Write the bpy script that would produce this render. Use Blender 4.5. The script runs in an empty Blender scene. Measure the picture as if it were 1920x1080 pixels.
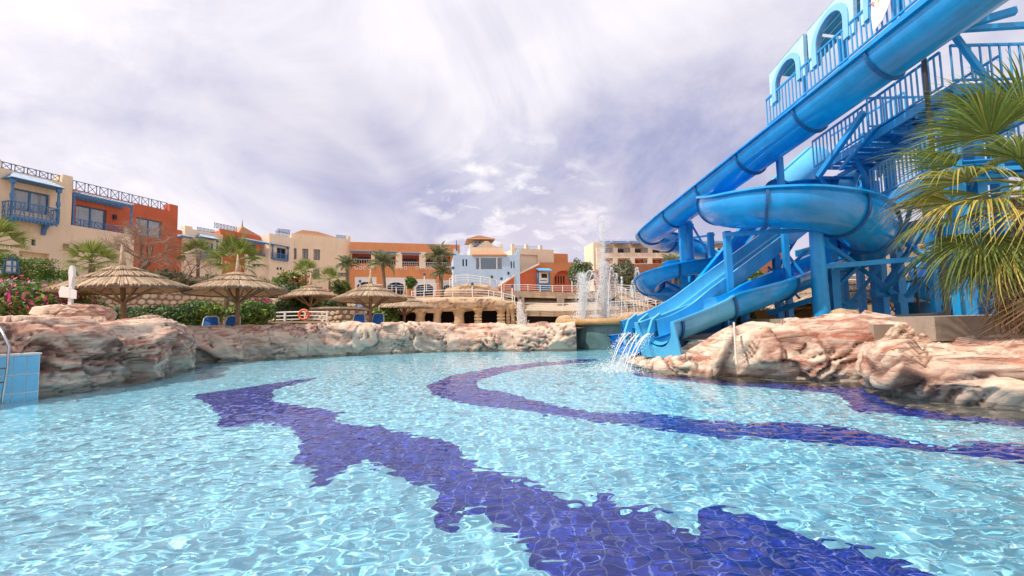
import bpy, bmesh, math, random
import numpy as np
from mathutils import Vector, Matrix, noise
random.seed(7)
scene = bpy.context.scene
COL = scene.collection
R = math.radians

# ------------------------------------------------------------------ camera
FPX, CAMH, PITCH, ROLL = 853.0, 1.35, R(4.2), R(1.36)
CP = Vector((0, 0, CAMH))
_F = Vector((0, math.cos(PITCH), math.sin(PITCH)))
_U0 = Vector((0, -math.sin(PITCH), math.cos(PITCH)))
_R0 = Vector((1, 0, 0))
_RT = _R0 * math.cos(ROLL) - _U0 * math.sin(ROLL)
_UP = _U0 * math.cos(ROLL) + _R0 * math.sin(ROLL)
cam = bpy.data.cameras.new('camera')
cam.sensor_width = 36.0
cam.lens = 36.0 * FPX / 1920.0
cam.clip_start = 0.05
cam.clip_end = 3000
camo = bpy.data.objects.new('camera', cam)
COL.objects.link(camo)
camo.matrix_world = Matrix.Translation(CP) @ Matrix((_RT, _UP, -_F)).transposed().to_4x4()
scene.camera = camo

# ------------------------------------------------------------------ sky and sun
SUN_AZ, SUN_EL = R(-112), R(57)          # azimuth from +Y, negative = left
SUN_DIR = Vector((math.sin(SUN_AZ) * math.cos(SUN_EL), math.cos(SUN_AZ) * math.cos(SUN_EL), math.sin(SUN_EL)))
world = bpy.data.worlds.new('World')
scene.world = world
world.use_nodes = True
def build_world():
    nt = world.node_tree
    N, L = nt.nodes, nt.links
    N.clear()
    out = N.new('ShaderNodeOutputWorld'); bg = N.new('ShaderNodeBackground')
    bg.inputs['Strength'].default_value = 0.12
    sky = N.new('ShaderNodeTexSky'); sky.sky_type = 'NISHITA'; sky.sun_disc = False
    sky.sun_elevation = SUN_EL; sky.sun_rotation = SUN_AZ
    sky.air_density = 1.0; sky.dust_density = 2.0
    tc = N.new('ShaderNodeTexCoord')
    sep = N.new('ShaderNodeSeparateXYZ'); L.new(tc.outputs['Generated'], sep.inputs[0])
    def math_(op, a, b=None, clamp=False):
        n = N.new('ShaderNodeMath'); n.operation = op; n.use_clamp = clamp
        for i, v in enumerate((a, b)):
            if v is None: continue
            if isinstance(v, (int, float)): n.inputs[i].default_value = v
            else: L.new(v, n.inputs[i])
        return n.outputs[0]
    zz = math_('ADD', math_('MAXIMUM', sep.outputs['Z'], 0.0), 0.42)
    cx = math_('DIVIDE', sep.outputs['X'], zz); cy = math_('DIVIDE', sep.outputs['Y'], zz)
    comb = N.new('ShaderNodeCombineXYZ'); L.new(cx, comb.inputs[0]); L.new(cy, comb.inputs[1])
    def noise_(scale, detail, rough, dist, off, sx=1.0, sy=1.0, rot=0.0):
        mp = N.new('ShaderNodeMapping'); L.new(comb.outputs[0], mp.inputs[0])
        mp.inputs['Location'].default_value = off; mp.inputs['Scale'].default_value = (sx, sy, 1)
        mp.inputs['Rotation'].default_value = (0, 0, rot)
        n = N.new('ShaderNodeTexNoise'); L.new(mp.outputs[0], n.inputs['Vector'])
        n.inputs['Scale'].default_value = scale; n.inputs['Detail'].default_value = detail
        n.inputs['Roughness'].default_value = rough; n.inputs['Distortion'].default_value = dist
        return n.outputs['Fac']
    def ramp(fac, stops):
        n = N.new('ShaderNodeValToRGB'); L.new(fac, n.inputs[0])
        e = n.color_ramp.elements
        while len(e) < len(stops): e.new(0.5)
        for el, (p, c) in zip(e, stops):
            el.position = p; el.color = (*c, 1) if len(c) == 3 else c
        return n.outputs[0]
    def mix(fac, a, b, mode='MIX'):
        n = N.new('ShaderNodeMix'); n.data_type = 'RGBA'; n.blend_type = mode
        if isinstance(fac, (int, float)): n.inputs[0].default_value = fac
        else: L.new(fac, n.inputs[0])
        for i, v in ((6, a), (7, b)):
            if isinstance(v, tuple): n.inputs[i].default_value = (*v, 1)
            else: L.new(v, n.inputs[i])
        return n.outputs[2]
    big = noise_(0.9, 4, .55, .4, (3.1, 1.7, 0), 1, 1)                       # broad banks of high cloud
    streak = noise_(1.7, 12, .64, .9, (0.4, 2.2, 0), 1.0, 0.75, R(52))        # wispy cirrus
    puff = noise_(10.0, 9, .60, .4, (1.3, 5.1, 0), .75, 0.9, R(-25))             # small mackerel flecks
    patch = noise_(1.3, 3, .5, .2, (7.3, 2.4, 0))
    s = 1.0 / 0.12
    # the haze brightens towards the sun
    dp = N.new('ShaderNodeVectorMath'); dp.operation = 'DOT_PRODUCT'
    L.new(tc.outputs['Generated'], dp.inputs[0]); dp.inputs[1].default_value = SUN_DIR
    glow = ramp(dp.outputs['Value'], [(0.0, (0, 0, 0)), (.85, (1, 1, 1))])
    thick = ramp(streak, [(.36, (0, 0, 0)), (.66, (1, 1, 1))])
    bank = ramp(math_('ADD', big, math_('MULTIPLY', math_('SUBTRACT', glow, .30), .34)), [(.37, (0, 0, 0)), (.60, (1, 1, 1))])
    fleck = ramp(puff, [(.50, (0, 0, 0)), (.66, (1, 1, 1))]); fmask = ramp(patch, [(.50, (0, 0, 0)), (.60, (1, 1, 1))])
    veil = tuple(v * s for v in (.24, .245, .43))
    grey = tuple(v * s for v in (.535, .51, .585))
    white = tuple(v * s for v in (.765, .74, .765))
    base = mix(.86, sky.outputs[0], veil)
    c1 = mix(math_('MULTIPLY', thick, .85), base, grey)
    c2 = mix(math_('MULTIPLY', bank, math_('ADD', math_('MULTIPLY', thick, .45), .50)), c1, white)
    c3 = mix(math_('MULTIPLY', math_('MULTIPLY', fleck, fmask), .9), c2, white)
    hz = ramp(sep.outputs['Z'], [(0.0, (1, 1, 1)), (.30, (0, 0, 0))])
    c4 = mix(math_('MULTIPLY', hz, .75), c3, tuple(v * s for v in (.68, .62, .665)))
    c5 = mix(math_('MULTIPLY', math_('POWER', glow, 2.0), .5), c4, tuple(v * s for v in (.78, .74, .78)))
    L.new(c5, bg.inputs['Color']); L.new(bg.outputs[0], out.inputs[0])
build_world()
sun = bpy.data.lights.new('sun', 'SUN')
sun.energy = 3.4; sun.angle = R(0.8); sun.color = (1.0, .93, .83)
suno = bpy.data.objects.new('sun', sun); COL.objects.link(suno)
suno.rotation_euler = SUN_DIR.to_track_quat('Z', 'Y').to_euler()
suno.location = SUN_DIR * 60
sun.cycles.is_caustics_light = True

scene.render.engine = 'CYCLES'
cy = scene.cycles
cy.use_denoising = True
cy.max_bounces = 8; cy.diffuse_bounces = 3; cy.glossy_bounces = 3; cy.transmission_bounces = 6; cy.transparent_max_bounces = 12
cy.caustics_reflective = False; cy.caustics_refractive = True
cy.sample_clamp_indirect = 6.0
cy.blur_glossy = 0.5
vs = scene.view_settings
vs.view_transform = 'Standard'; vs.look = 'None'; vs.exposure = 0.5; vs.gamma = 1.0

# ------------------------------------------------------------------ pixel -> place helpers (photo pixels 1920x1080)
def ray(px, py):
    return (_F + _RT * ((px - 960) / FPX) + _UP * ((540 - py) / FPX))
def at(px, py, Y):
    d = ray(px, py); return CP + d * (Y / d.y)
def atZ(px, py, z):
    d = ray(px, py); return CP + d * ((z - CAMH) / d.z)
POOL_D = 0.8
def floorpt(px, py):
    d = ray(px, py).normalized(); h = CP + d * (-CAMH / d.z)
    hx = Vector((d.x, d.y, 0)); s = hx.length / 1.33
    hx.normalize(); t = s / math.sqrt(1 - s * s)
    return Vector((h.x, h.y, 0)) + hx * t * POOL_D

# ------------------------------------------------------------------ mesh helpers
def obj(name, me, parent=None, loc=None):
    o = bpy.data.objects.new(name, me); COL.objects.link(o)
    if parent is not None: o.parent = parent
    if loc is not None: o.location = loc
    return o
def tag(o, label=None, cat=None, group=None, kind=None):
    if label: o['label'] = label
    if cat: o['category'] = cat
    if group: o['group'] = group
    if kind: o['kind'] = kind
    return o
def empty(name, loc=(0, 0, 0), rz=0.0, label=None, cat=None, group=None):
    o = bpy.data.objects.new(name, None); COL.objects.link(o)
    o.empty_display_size = .3
    o.location = loc; o.rotation_euler = (0, 0, rz)
    return tag(o, label, cat, group)
def copy_tree(o, parent=None):
    c = o.copy(); COL.objects.link(c)
    if parent is not None: c.parent = parent
    for ch in list(o.children): copy_tree(ch, c)
    return c

class MB:
    def __init__(s): s.v = []; s.f = []; s.mi = []; s.cur = 0
    def add(s, vs, fs):
        b = len(s.v); s.v.extend([tuple(p) for p in vs])
        for f in fs: s.f.append([b + i for i in f]); s.mi.append(s.cur)
        return s
    def box(s, x0, x1, y0, y1, z0, z1):
        return s.add([(x0, y0, z0), (x1, y0, z0), (x1, y1, z0), (x0, y1, z0), (x0, y0, z1), (x1, y0, z1), (x1, y1, z1), (x0, y1, z1)],
                     [(0, 3, 2, 1), (4, 5, 6, 7), (0, 1, 5, 4), (1, 2, 6, 5), (2, 3, 7, 6), (3, 0, 4, 7)])
    def bar(s, a, b, w, h=None, up=(0, 0, 1)):          # square bar from a to b
        a, b = Vector(a), Vector(b); h = h or w
        d = (b - a).normalized(); u = Vector(up)
        if abs(d.dot(u)) > .97: u = Vector((0, 1, 0))
        r = d.cross(u).normalized() * (w / 2); u = r.cross(d).normalized() * (h / 2)
        vs = [p + x * r + y * u for p in (a, b) for x, y in ((-1, -1), (1, -1), (1, 1), (-1, 1))]
        return s.add(vs, [(0, 1, 2, 3), (7, 6, 5, 4), (0, 4, 5, 1), (1, 5, 6, 2), (2, 6, 7, 3), (3, 7, 4, 0)])
    def tube(s, pts, r, n=8, cap=True):                 # round tube through pts, r number or list
        pts = [Vector(p) for p in pts]; m = len(pts); rs = r if isinstance(r, (list, tuple)) else [r] * m
        t0 = (pts[1] - pts[0]).normalized(); nrm = t0.orthogonal().normalized(); vs = []
        for i, p in enumerate(pts):
            t = (pts[min(i + 1, m - 1)] - pts[max(i - 1, 0)]).normalized()
            nrm = (nrm - t * nrm.dot(t)).normalized(); bn = t.cross(nrm)
            for k in range(n):
                a = 2 * math.pi * k / n
                vs.append(p + (nrm * math.cos(a) + bn * math.sin(a)) * rs[i])
        fs = [(i * n + k, i * n + (k + 1) % n, (i + 1) * n + (k + 1) % n, (i + 1) * n + k) for i in range(m - 1) for k in range(n)]
        if cap: fs += [tuple(range(n - 1, -1, -1)), tuple((m - 1) * n + k for k in range(n))]
        return s.add(vs, fs)
    def prism(s, poly, d0, d1, axis='y'):               # polygon in (x,z) extruded along y (or (x,y) along z)
        n = len(poly)
        if axis == 'y': vs = [(x, d0, z) for x, z in poly] + [(x, d1, z) for x, z in poly]
        else: vs = [(x, y, d0) for x, y in poly] + [(x, y, d1) for x, y in poly]
        fs = [tuple(range(n)), tuple(range(2 * n - 1, n - 1, -1))] + [(i, i + n, (i + 1) % n + n, (i + 1) % n) for i in range(n)]
        return s.add(vs, fs)
    def lathe(s, prof, n=24, c=(0, 0, 0), close=False):
        m = len(prof); vs = []
        for r, z in prof:
            for k in range(n):
                a = 2 * math.pi * k / n; vs.append((c[0] + r * math.cos(a), c[1] + r * math.sin(a), c[2] + z))
        fs = [(i * n + k, i * n + (k + 1) % n, (i + 1) * n + (k + 1) % n, (i + 1) * n + k) for i in range(m - 1) for k in range(n)]
        if close: fs += [tuple(range(n - 1, -1, -1)), tuple((m - 1) * n + k for k in range(n))]
        return s.add(vs, fs)
    def mesh(s, name, mats, smooth=False):
        me = bpy.data.meshes.new(name); me.from_pydata(s.v, [], s.f); me.update()
        if not isinstance(mats, (list, tuple)): mats = [mats]
        for m in mats: me.materials.append(m)
        if len(mats) > 1: me.polygons.foreach_set('material_index', s.mi)
        if smooth: me.polygons.foreach_set('use_smooth', [True] * len(me.polygons))
        return me
    def build(s, name, mats, parent=None, smooth=False, loc=None, fix=True):
        me = s.mesh(name, mats, smooth)
        if fix:
            bm = bmesh.new(); bm.from_mesh(me); bmesh.ops.recalc_face_normals(bm, faces=bm.faces); bm.to_mesh(me); bm.free()
        return obj(name, me, parent, loc)
def sharp(o, ang=35):
    me = o.data
    me.polygons.foreach_set('use_smooth', [True] * len(me.polygons))
    bm = bmesh.new(); bm.from_mesh(me); lim = R(ang)
    for e in bm.edges:
        if len(e.link_faces) == 2 and e.calc_face_angle(0) > lim: e.smooth = False
    bm.to_mesh(me); bm.free(); return o

# ------------------------------------------------------------------ materials
def nodes_of(name):
    m = bpy.data.materials.new(name); m.use_nodes = True
    nt = m.node_tree; b = nt.nodes['Principled BSDF']
    return m, nt.nodes, nt.links, b
def mat(name, col, rough=.6, var=.18, scale=3.0, bump=.15, bscale=30.0, metal=0.0, coat=0.0, col2=None, dirt=0.0, spec=.5):
    m, N, L, b = nodes_of(name)
    b.inputs['Roughness'].default_value = rough; b.inputs['Metallic'].default_value = metal
    b.inputs['Coat Weight'].default_value = coat; b.inputs['Specular IOR Level'].default_value = spec
    tc = N.new('ShaderNodeTexCoord')
    n = N.new('ShaderNodeTexNoise'); n.inputs['Scale'].default_value = scale; n.inputs['Detail'].default_value = 7; n.inputs['Roughness'].default_value = .6
    L.new(tc.outputs['Object'], n.inputs['Vector'])
    r = N.new('ShaderNodeValToRGB'); e = r.color_ramp.elements
    c2 = col2 or tuple(c * (1 - var) for c in col); c1 = tuple(min(1, c * (1 + var * .5)) for c in col)
    e[0].position = .3; e[0].color = (*c2, 1); e[1].position = .68; e[1].color = (*c1, 1)
    L.new(n.outputs['Fac'], r.inputs[0]); colout = r.outputs[0]
    if dirt > 0:      # long vertical weather streaks
        mp = N.new('ShaderNodeMapping'); mp.inputs['Scale'].default_value = (2.2, 2.2, .18); L.new(tc.outputs['Object'], mp.inputs[0])
        n2 = N.new('ShaderNodeTexNoise'); n2.inputs['Scale'].default_value = 1.6; n2.inputs['Detail'].default_value = 5; L.new(mp.outputs[0], n2.inputs['Vector'])
        r2 = N.new('ShaderNodeValToRGB'); r2.color_ramp.elements[0].position = .5; r2.color_ramp.elements[1].position = .75
        L.new(n2.outputs['Fac'], r2.inputs[0])
        mx = N.new('ShaderNodeMix'); mx.data_type = 'RGBA'; mx.blend_type = 'MULTIPLY'
        ml = N.new('ShaderNodeMath'); ml.operation = 'MULTIPLY'; ml.inputs[1].default_value = dirt; L.new(r2.outputs[0], ml.inputs[0])
        L.new(ml.outputs[0], mx.inputs[0]); L.new(colout, mx.inputs[6]); mx.inputs[7].default_value = (.55, .47, .40, 1); colout = mx.outputs[2]
    L.new(colout, b.inputs['Base Color'])
    if bump > 0:
        n3 = N.new('ShaderNodeTexNoise'); n3.inputs['Scale'].default_value = bscale; n3.inputs['Detail'].default_value = 4; L.new(tc.outputs['Object'], n3.inputs['Vector'])
        bp = N.new('ShaderNodeBump'); bp.inputs['Strength'].default_value = bump; bp.inputs['Distance'].default_value = .02
        L.new(n3.outputs['Fac'], bp.inputs['Height']); L.new(bp.outputs[0], b.inputs['Normal'])
    return m
MT = {}
MT['beige'] = mat('beige_render', (.85, .67, .47), .9, .07, .6, .25, 14, dirt=.25)
MT['cream'] = mat('cream_render', (.86, .70, .52), .9, .07, .8, .25, 14, dirt=.2)
MT['red'] = mat('terracotta_render', (.60, .14, .06), .9, .14, .7, .25, 14, dirt=.2)
MT['orange'] = mat('orange_render', (.68, .27, .11), .9, .12, .5, .25, 14, dirt=.2)
MT['skyblue'] = mat('pale_blue_render', (.47, .62, .80), .9, .08, .6, .25, 14, dirt=.2)
MT['white'] = mat('white_paint', (.80, .77, .74), .6, .06, 2, .1, 20)
MT['bluewood'] = mat('blue_painted_wood', (.07, .21, .43), .55, .25, 5, .2, 25)
MT['darkblue'] = mat('dark_blue_iron', (.05, .09, .20), .5, .2, 5, 0)
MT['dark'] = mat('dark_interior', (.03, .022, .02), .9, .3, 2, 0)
MT['redroom'] = mat('dark_red_recess', (.25, .055, .035), .9, .2, 2, 0)
MT['rooftile'] = mat('clay_roof_tile', (.52, .27, .15), .85, .3, 9, .3, 30)
MT['wood'] = mat('weathered_wood', (.34, .21, .12), .8, .3, 8, .3, 30)
MT['concrete'] = mat('sandy_concrete', (.50, .38, .26), .9, .2, 1.5, .4, 12, dirt=.3)
MT['greyconc'] = mat('grey_brown_concrete', (.36, .28, .22), .9, .2, 2.0, .4, 12, dirt=.3)
MT['slide'] = mat('slide_blue_gelcoat', (.004, .32, .76), .24, .26, .7, .03, 6, coat=.35, dirt=.30)
MT['slidelight'] = mat('slide_light_blue_gelcoat', (.09, .48, .80), .27, .18, .9, .03, 6, coat=.35, dirt=.25)
MT['steel'] = mat('blue_painted_steel', (.014, .33, .72), .4, .25, 1.5, .05, 12, dirt=.3)
MT['steellight'] = mat('light_blue_painted_steel', (.10, .42, .74), .4, .15, 2.5, .05, 12)
MT['arch'] = mat('arch_pale_blue_plaster', (.50, .75, .88), .8, .08, 2, .5, 9)
MT['archtrim'] = mat('arch_trim_blue', (.26, .58, .85), .7, .08, 2, .1, 20)
MT['teal'] = mat('teal_roof_boards', (.10, .33, .40), .7, .2, 3, .1, 20)
MT['black'] = mat('black_pipe', (.03, .03, .035), .5, .3, 4, 0)
MT['chrome'] = mat('steel_tube', (.55, .55, .56), .25, .1, 4, 0, metal=1)
MT['sand'] = mat('sandy_ground', (.48, .37, .26), .95, .25, .4, .5, 6)
# ================================================================== THE SETTING
def sm(a, lo, hi):
    t = min(1.0, max(0.0, (a - lo) / (hi - lo))); return t * t * (3 - 2 * t)
RW_A, RW_B = Vector((-26.0, 24.0, 0)), Vector((-17.0, 36.0, 0))      # stone retaining wall on the left terrace
_rd = (RW_B - RW_A).normalized(); _rn = Vector((-_rd.y, _rd.x, 0))
_r2 = (Vector((-25.0, 60.0, 0)) - RW_B).normalized(); _n2 = Vector((-_r2.y, _r2.x, 0))
def gz(x, y):
    z = .75 + .25 * sm(y, 12, 24)
    P = Vector((x, y, 0)); side = min((P - RW_A).dot(_rn), (P - RW_B).dot(_n2)) if y > 30 else (P - RW_A).dot(_rn)
    if side > 0: z += sm(side, .1, .5) * 2.6 * sm(60 - y, 0, 6) + sm(side, 2, 10) * 1.2 + sm(side, 1, 6) * sm(y, 40, 64) * 2.4
    z = max(z, 1.0 + sm(y, 62, 74) * (4.6 - 2.4 * sm(x, 10, 22)) if y > 62 else z)
    return z
WL = [(0, 745), (100, 735), (200, 722), (300, 708), (352, 692), (358, 681), (480, 674), (600, 668), (720, 662), (830, 658), (950, 656.5), (1060, 656)]
WLW = [atZ(a, b, 0) for a, b in WL]
RR1 = [atZ(a, b, 0) for a, b in [(1207, 690), (1300, 700), (1450, 708), (1560, 712), (1662, 714)]]
RR2 = [atZ(a, b, 0) for a, b in [(1655, 716), (1678, 737), (1750, 752), (1920, 768)]]
hole = [Vector((-11.4, -9, 0)), Vector((-11.2, 3, 0))] + WLW + [Vector((5.6, 21.6, 0)), Vector((7.5, 18.5, 0)), Vector((5.2, 14.2, 0))] + RR1 + RR2 + [Vector((7.6, 3.5, 0)), Vector((8, -9, 0))]
cen = Vector((-1.5, 8, 0))
hole2 = [p + (p - cen).normalized() * .75 for p in hole]
def inside(x, y, poly):
    c = False; n = len(poly); j = n - 1
    for i in range(n):
        a, b = poly[i], poly[j]
        if (a.y > y) != (b.y > y) and x < (b.x - a.x) * (y - a.y) / (b.y - a.y) + a.x: c = not c
        j = i
    return c
def build_ground():
    xs = sorted(set([-900, -400, -220, -140, -95, -70] + [round(-55 + 1.0 * i, 3) for i in range(38)] + [round(-17 + .5 * i, 3) for i in range(70)] + [18 + 1.5 * i for i in range(34)] + [75, 100, 150, 240, 420, 900]))
    ys = sorted(set([-900, -300, -100, -40, -20] + [round(-12 + .5 * i, 3) for i in range(90)] + [33 + 1.0 * i for i in range(50)] + [88, 100, 120, 160, 240, 420, 900, 1500]))
    nx, ny = len(xs), len(ys)
    v = [(x, y, gz(x, y) + .03 * noise.noise((x * .4, y * .4, 0))) for y in ys for x in xs]
    f = []
    for j in range(ny - 1):
        for i in range(nx - 1):
            if inside((xs[i] + xs[i + 1]) / 2, (ys[j] + ys[j + 1]) / 2, hole2): continue
            f.append((j * nx + i, j * nx + i + 1, (j + 1) * nx + i + 1, (j + 1) * nx + i))
    me = bpy.data.meshes.new('ground'); me.from_pydata(v, [], f); me.materials.append(MT['sand'])
    me.polygons.foreach_set('use_smooth', [True] * len(f))
    tag(obj('ground', me), 'sandy ground and terraces round the pool', 'ground', kind='structure')
build_ground()

# ---- pool floor with mosaic bands
def tile_mat(name, c1, c2, grout, tw):
    m, N, L, b = nodes_of(name)
    tc = N.new('ShaderNodeTexCoord'); br = N.new('ShaderNodeTexBrick')
    br.offset = 0.0; br.inputs['Scale'].default_value = 1.0
    br.inputs['Brick Width'].default_value = tw; br.inputs['Row Height'].default_value = tw; br.inputs['Mortar Size'].default_value = tw * .05
    br.inputs['Color1'].default_value = (*c1, 1); br.inputs['Color2'].default_value = (*c2, 1); br.inputs['Mortar'].default_value = (*grout, 1)
    L.new(tc.outputs['Object'], br.inputs['Vector']); L.new(br.outputs['Color'], b.inputs['Base Color'])
    b.inputs['Roughness'].default_value = .5
    return m
MT['pooltile'] = tile_mat('pool_tile_pale_blue', (.29, .745, .96), (.36, .80, .98), (.50, .84, .97), .15)
MT['poolband'] = tile_mat('pool_tile_cobalt', (.010, .022, .30), (.022, .045, .44), (.14, .18, .50), .15)
MT['walltile'] = tile_mat('wall_tile_sky_blue', (.20, .56, .80), (.24, .62, .86), (.75, .85, .90), .3)
pf = MB().box(-18, 14, -10, 27, -POOL_D - .2, -POOL_D).build('pool_floor', MT['pooltile'])
tag(pf, 'pale blue tiled floor of the swimming pool', 'pool floor', kind='structure')
pf.cycles.is_caustics_receiver = True
BANDS = [
 [(360, 740), (470, 725), (555, 712), (602, 708), (560, 719), (512, 731), (515, 752), (560, 760), (600, 765), (642, 774), (622, 788), (700, 800), (712, 795), (722, 803), (780, 815), (832, 825), (870, 850), (900, 868), (885, 880), (940, 880), (985, 905), (1040, 930), (1112, 946), (1110, 925), (1150, 925), (1145, 942), (1240, 955), (1270, 985), (1308, 990), (1322, 953), (1368, 953), (1385, 962), (1405, 963), (1440, 978), (1480, 990), (1540, 1010), (1620, 1035), (1700, 1055), (1760, 1075), (1900, 1120), (1950, 1170), (1180, 1170), (1060, 1085), (1010, 1065), (980, 1035), (992, 1005), (930, 985), (915, 955), (862, 960), (850, 990), (812, 990), (816, 950), (832, 930), (810, 915), (760, 900), (720, 880), (682, 860), (665, 872), (640, 890), (600, 912), (580, 912), (592, 885), (550, 865), (566, 830), (556, 810), (540, 800), (490, 790), (440, 800), (410, 800), (416, 788), (400, 765)],
 [(1120, 672), (1050, 677), (990, 681), (920, 690), (850, 703), (800, 722), (812, 740), (850, 752), (920, 762), (980, 768), (1050, 780), (1150, 795), (1250, 805), (1350, 820), (1450, 822), (1560, 830), (1700, 842), (1800, 852), (1920, 864), (2100, 880), (2100, 850), (1920, 834), (1830, 826), (1760, 836), (1650, 812), (1560, 795), (1480, 790), (1400, 795), (1300, 783), (1200, 772), (1130, 774), (1060, 764), (1000, 750), (950, 735), (897, 727), (890, 716), (940, 700), (1000, 688), (1120, 677)],
 [(1165, 690), (1250, 700), (1350, 711), (1450, 716), (1560, 722), (1680, 728), (1690, 742), (1740, 760), (1830, 775), (1920, 785), (2050, 800), (2050, 818), (1920, 801), (1780, 788), (1640, 773), (1602, 771), (1585, 750), (1560, 736), (1450, 728), (1350, 722), (1260, 712), (1200, 706)],
]
from mathutils.geometry import tessellate_polygon
for bd in BANDS:
    pts = [floorpt(*q) for q in bd]
    pts = [Vector((p.x, p.y, 0)) for p in pts]
    # stepped edge: subdivide and jitter on the tile grid
    dense = []
    for i, p in enumerate(pts):
        q = pts[(i + 1) % len(pts)]; k = max(1, int((q - p).length / .22))
        for t in range(k):
            r_ = p.lerp(q, t / k)
            dense.append(Vector((r_.x + random.uniform(-.03, .03), r_.y + random.uniform(-.03, .03), 0)))
    tris = tessellate_polygon([dense])
    me = bpy.data.meshes.new('mosaic_band')
    me.from_pydata([(p.x, p.y, -POOL_D + .005) for p in dense], [], [t if (dense[t[1]] - dense[t[0]]).cross(dense[t[2]] - dense[t[0]]).z > 0 else t[::-1] for t in tris])
    me.materials.append(MT['poolband'])
    o = obj('mosaic_band', me, pf); o.cycles.is_caustics_receiver = True

# ---- water
def build_water():
    xs = np.concatenate([np.arange(-17.5, -8, .09), np.arange(-8, 8, .042), np.arange(8, 13.4, .08)])
    ys = [-9.0]
    while ys[-1] < 26:
        y = ys[-1]; ys.append(y + (.12 if y < .4 else max(.034, min(.11, .034 + (y - 4) * .005))))
    ys = np.array(ys); X, Y = np.meshgrid(xs, ys); Z = np.zeros_like(X)
    rng = np.random.default_rng(5)
    for lam, cnt, slope in ((1.6, 5, .005), (.8, 8, .008), (.42, 12, .009), (.26, 18, .013), (.175, 24, .026), (.12, 30, .038)):
        for _ in range(cnt):
            l = lam * rng.uniform(.75, 1.3); k = 2 * math.pi / l
            th = rng.normal(R(70), R(48)); a = slope / k * rng.uniform(.5, 1.3)
            ph = rng.uniform(0, 2 * math.pi); kx, ky = k * math.cos(th), k * math.sin(th)
            wx = .35 * np.sin(X * .5 * kx / k + rng.uniform(0, 6)) + .3 * np.sin(Y * .7 + rng.uniform(0, 6))
            p_ = kx * X + ky * Y + ph + wx * 1.5
            Z += a * (np.sin(p_) + .25 * np.sin(2 * p_ + 1.3))
    nx, ny = len(xs), len(ys)
    co = np.stack([X, Y, Z], -1).reshape(-1, 3).astype(np.float32)
    i = np.arange(nx - 1)[None, :] + np.arange(ny - 1)[:, None] * nx
    fq = np.stack([i, i + 1, i + 1 + nx, i + nx], -1).reshape(-1, 4).astype(np.int32)
    me = bpy.data.meshes.new('pool_water')
    me.vertices.add(len(co)); me.vertices.foreach_set('co', co.ravel())
    me.loops.add(fq.size); me.loops.foreach_set('vertex_index', fq.ravel())
    me.polygons.add(len(fq)); me.polygons.foreach_set('loop_start', np.arange(0, fq.size, 4, dtype=np.int32))
    me.polygons.foreach_set('use_smooth', np.ones(len(fq), dtype=bool))
    me.update(calc_edges=True)
    m, N, L, b = nodes_of('pool_water')
    b.inputs['Base Color'].default_value = (.90, .98, 1, 1); b.inputs['Roughness'].default_value = 0.0
    b.inputs['IOR'].default_value = 1.333; b.inputs['Transmission Weight'].default_value = 1.0
    me.materials.append(m)
    o = tag(obj('pool_water', me), 'clear rippled blue water filling the swimming pool', 'water', kind='structure')
    o.cycles.is_caustics_caster = True
build_water()

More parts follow.
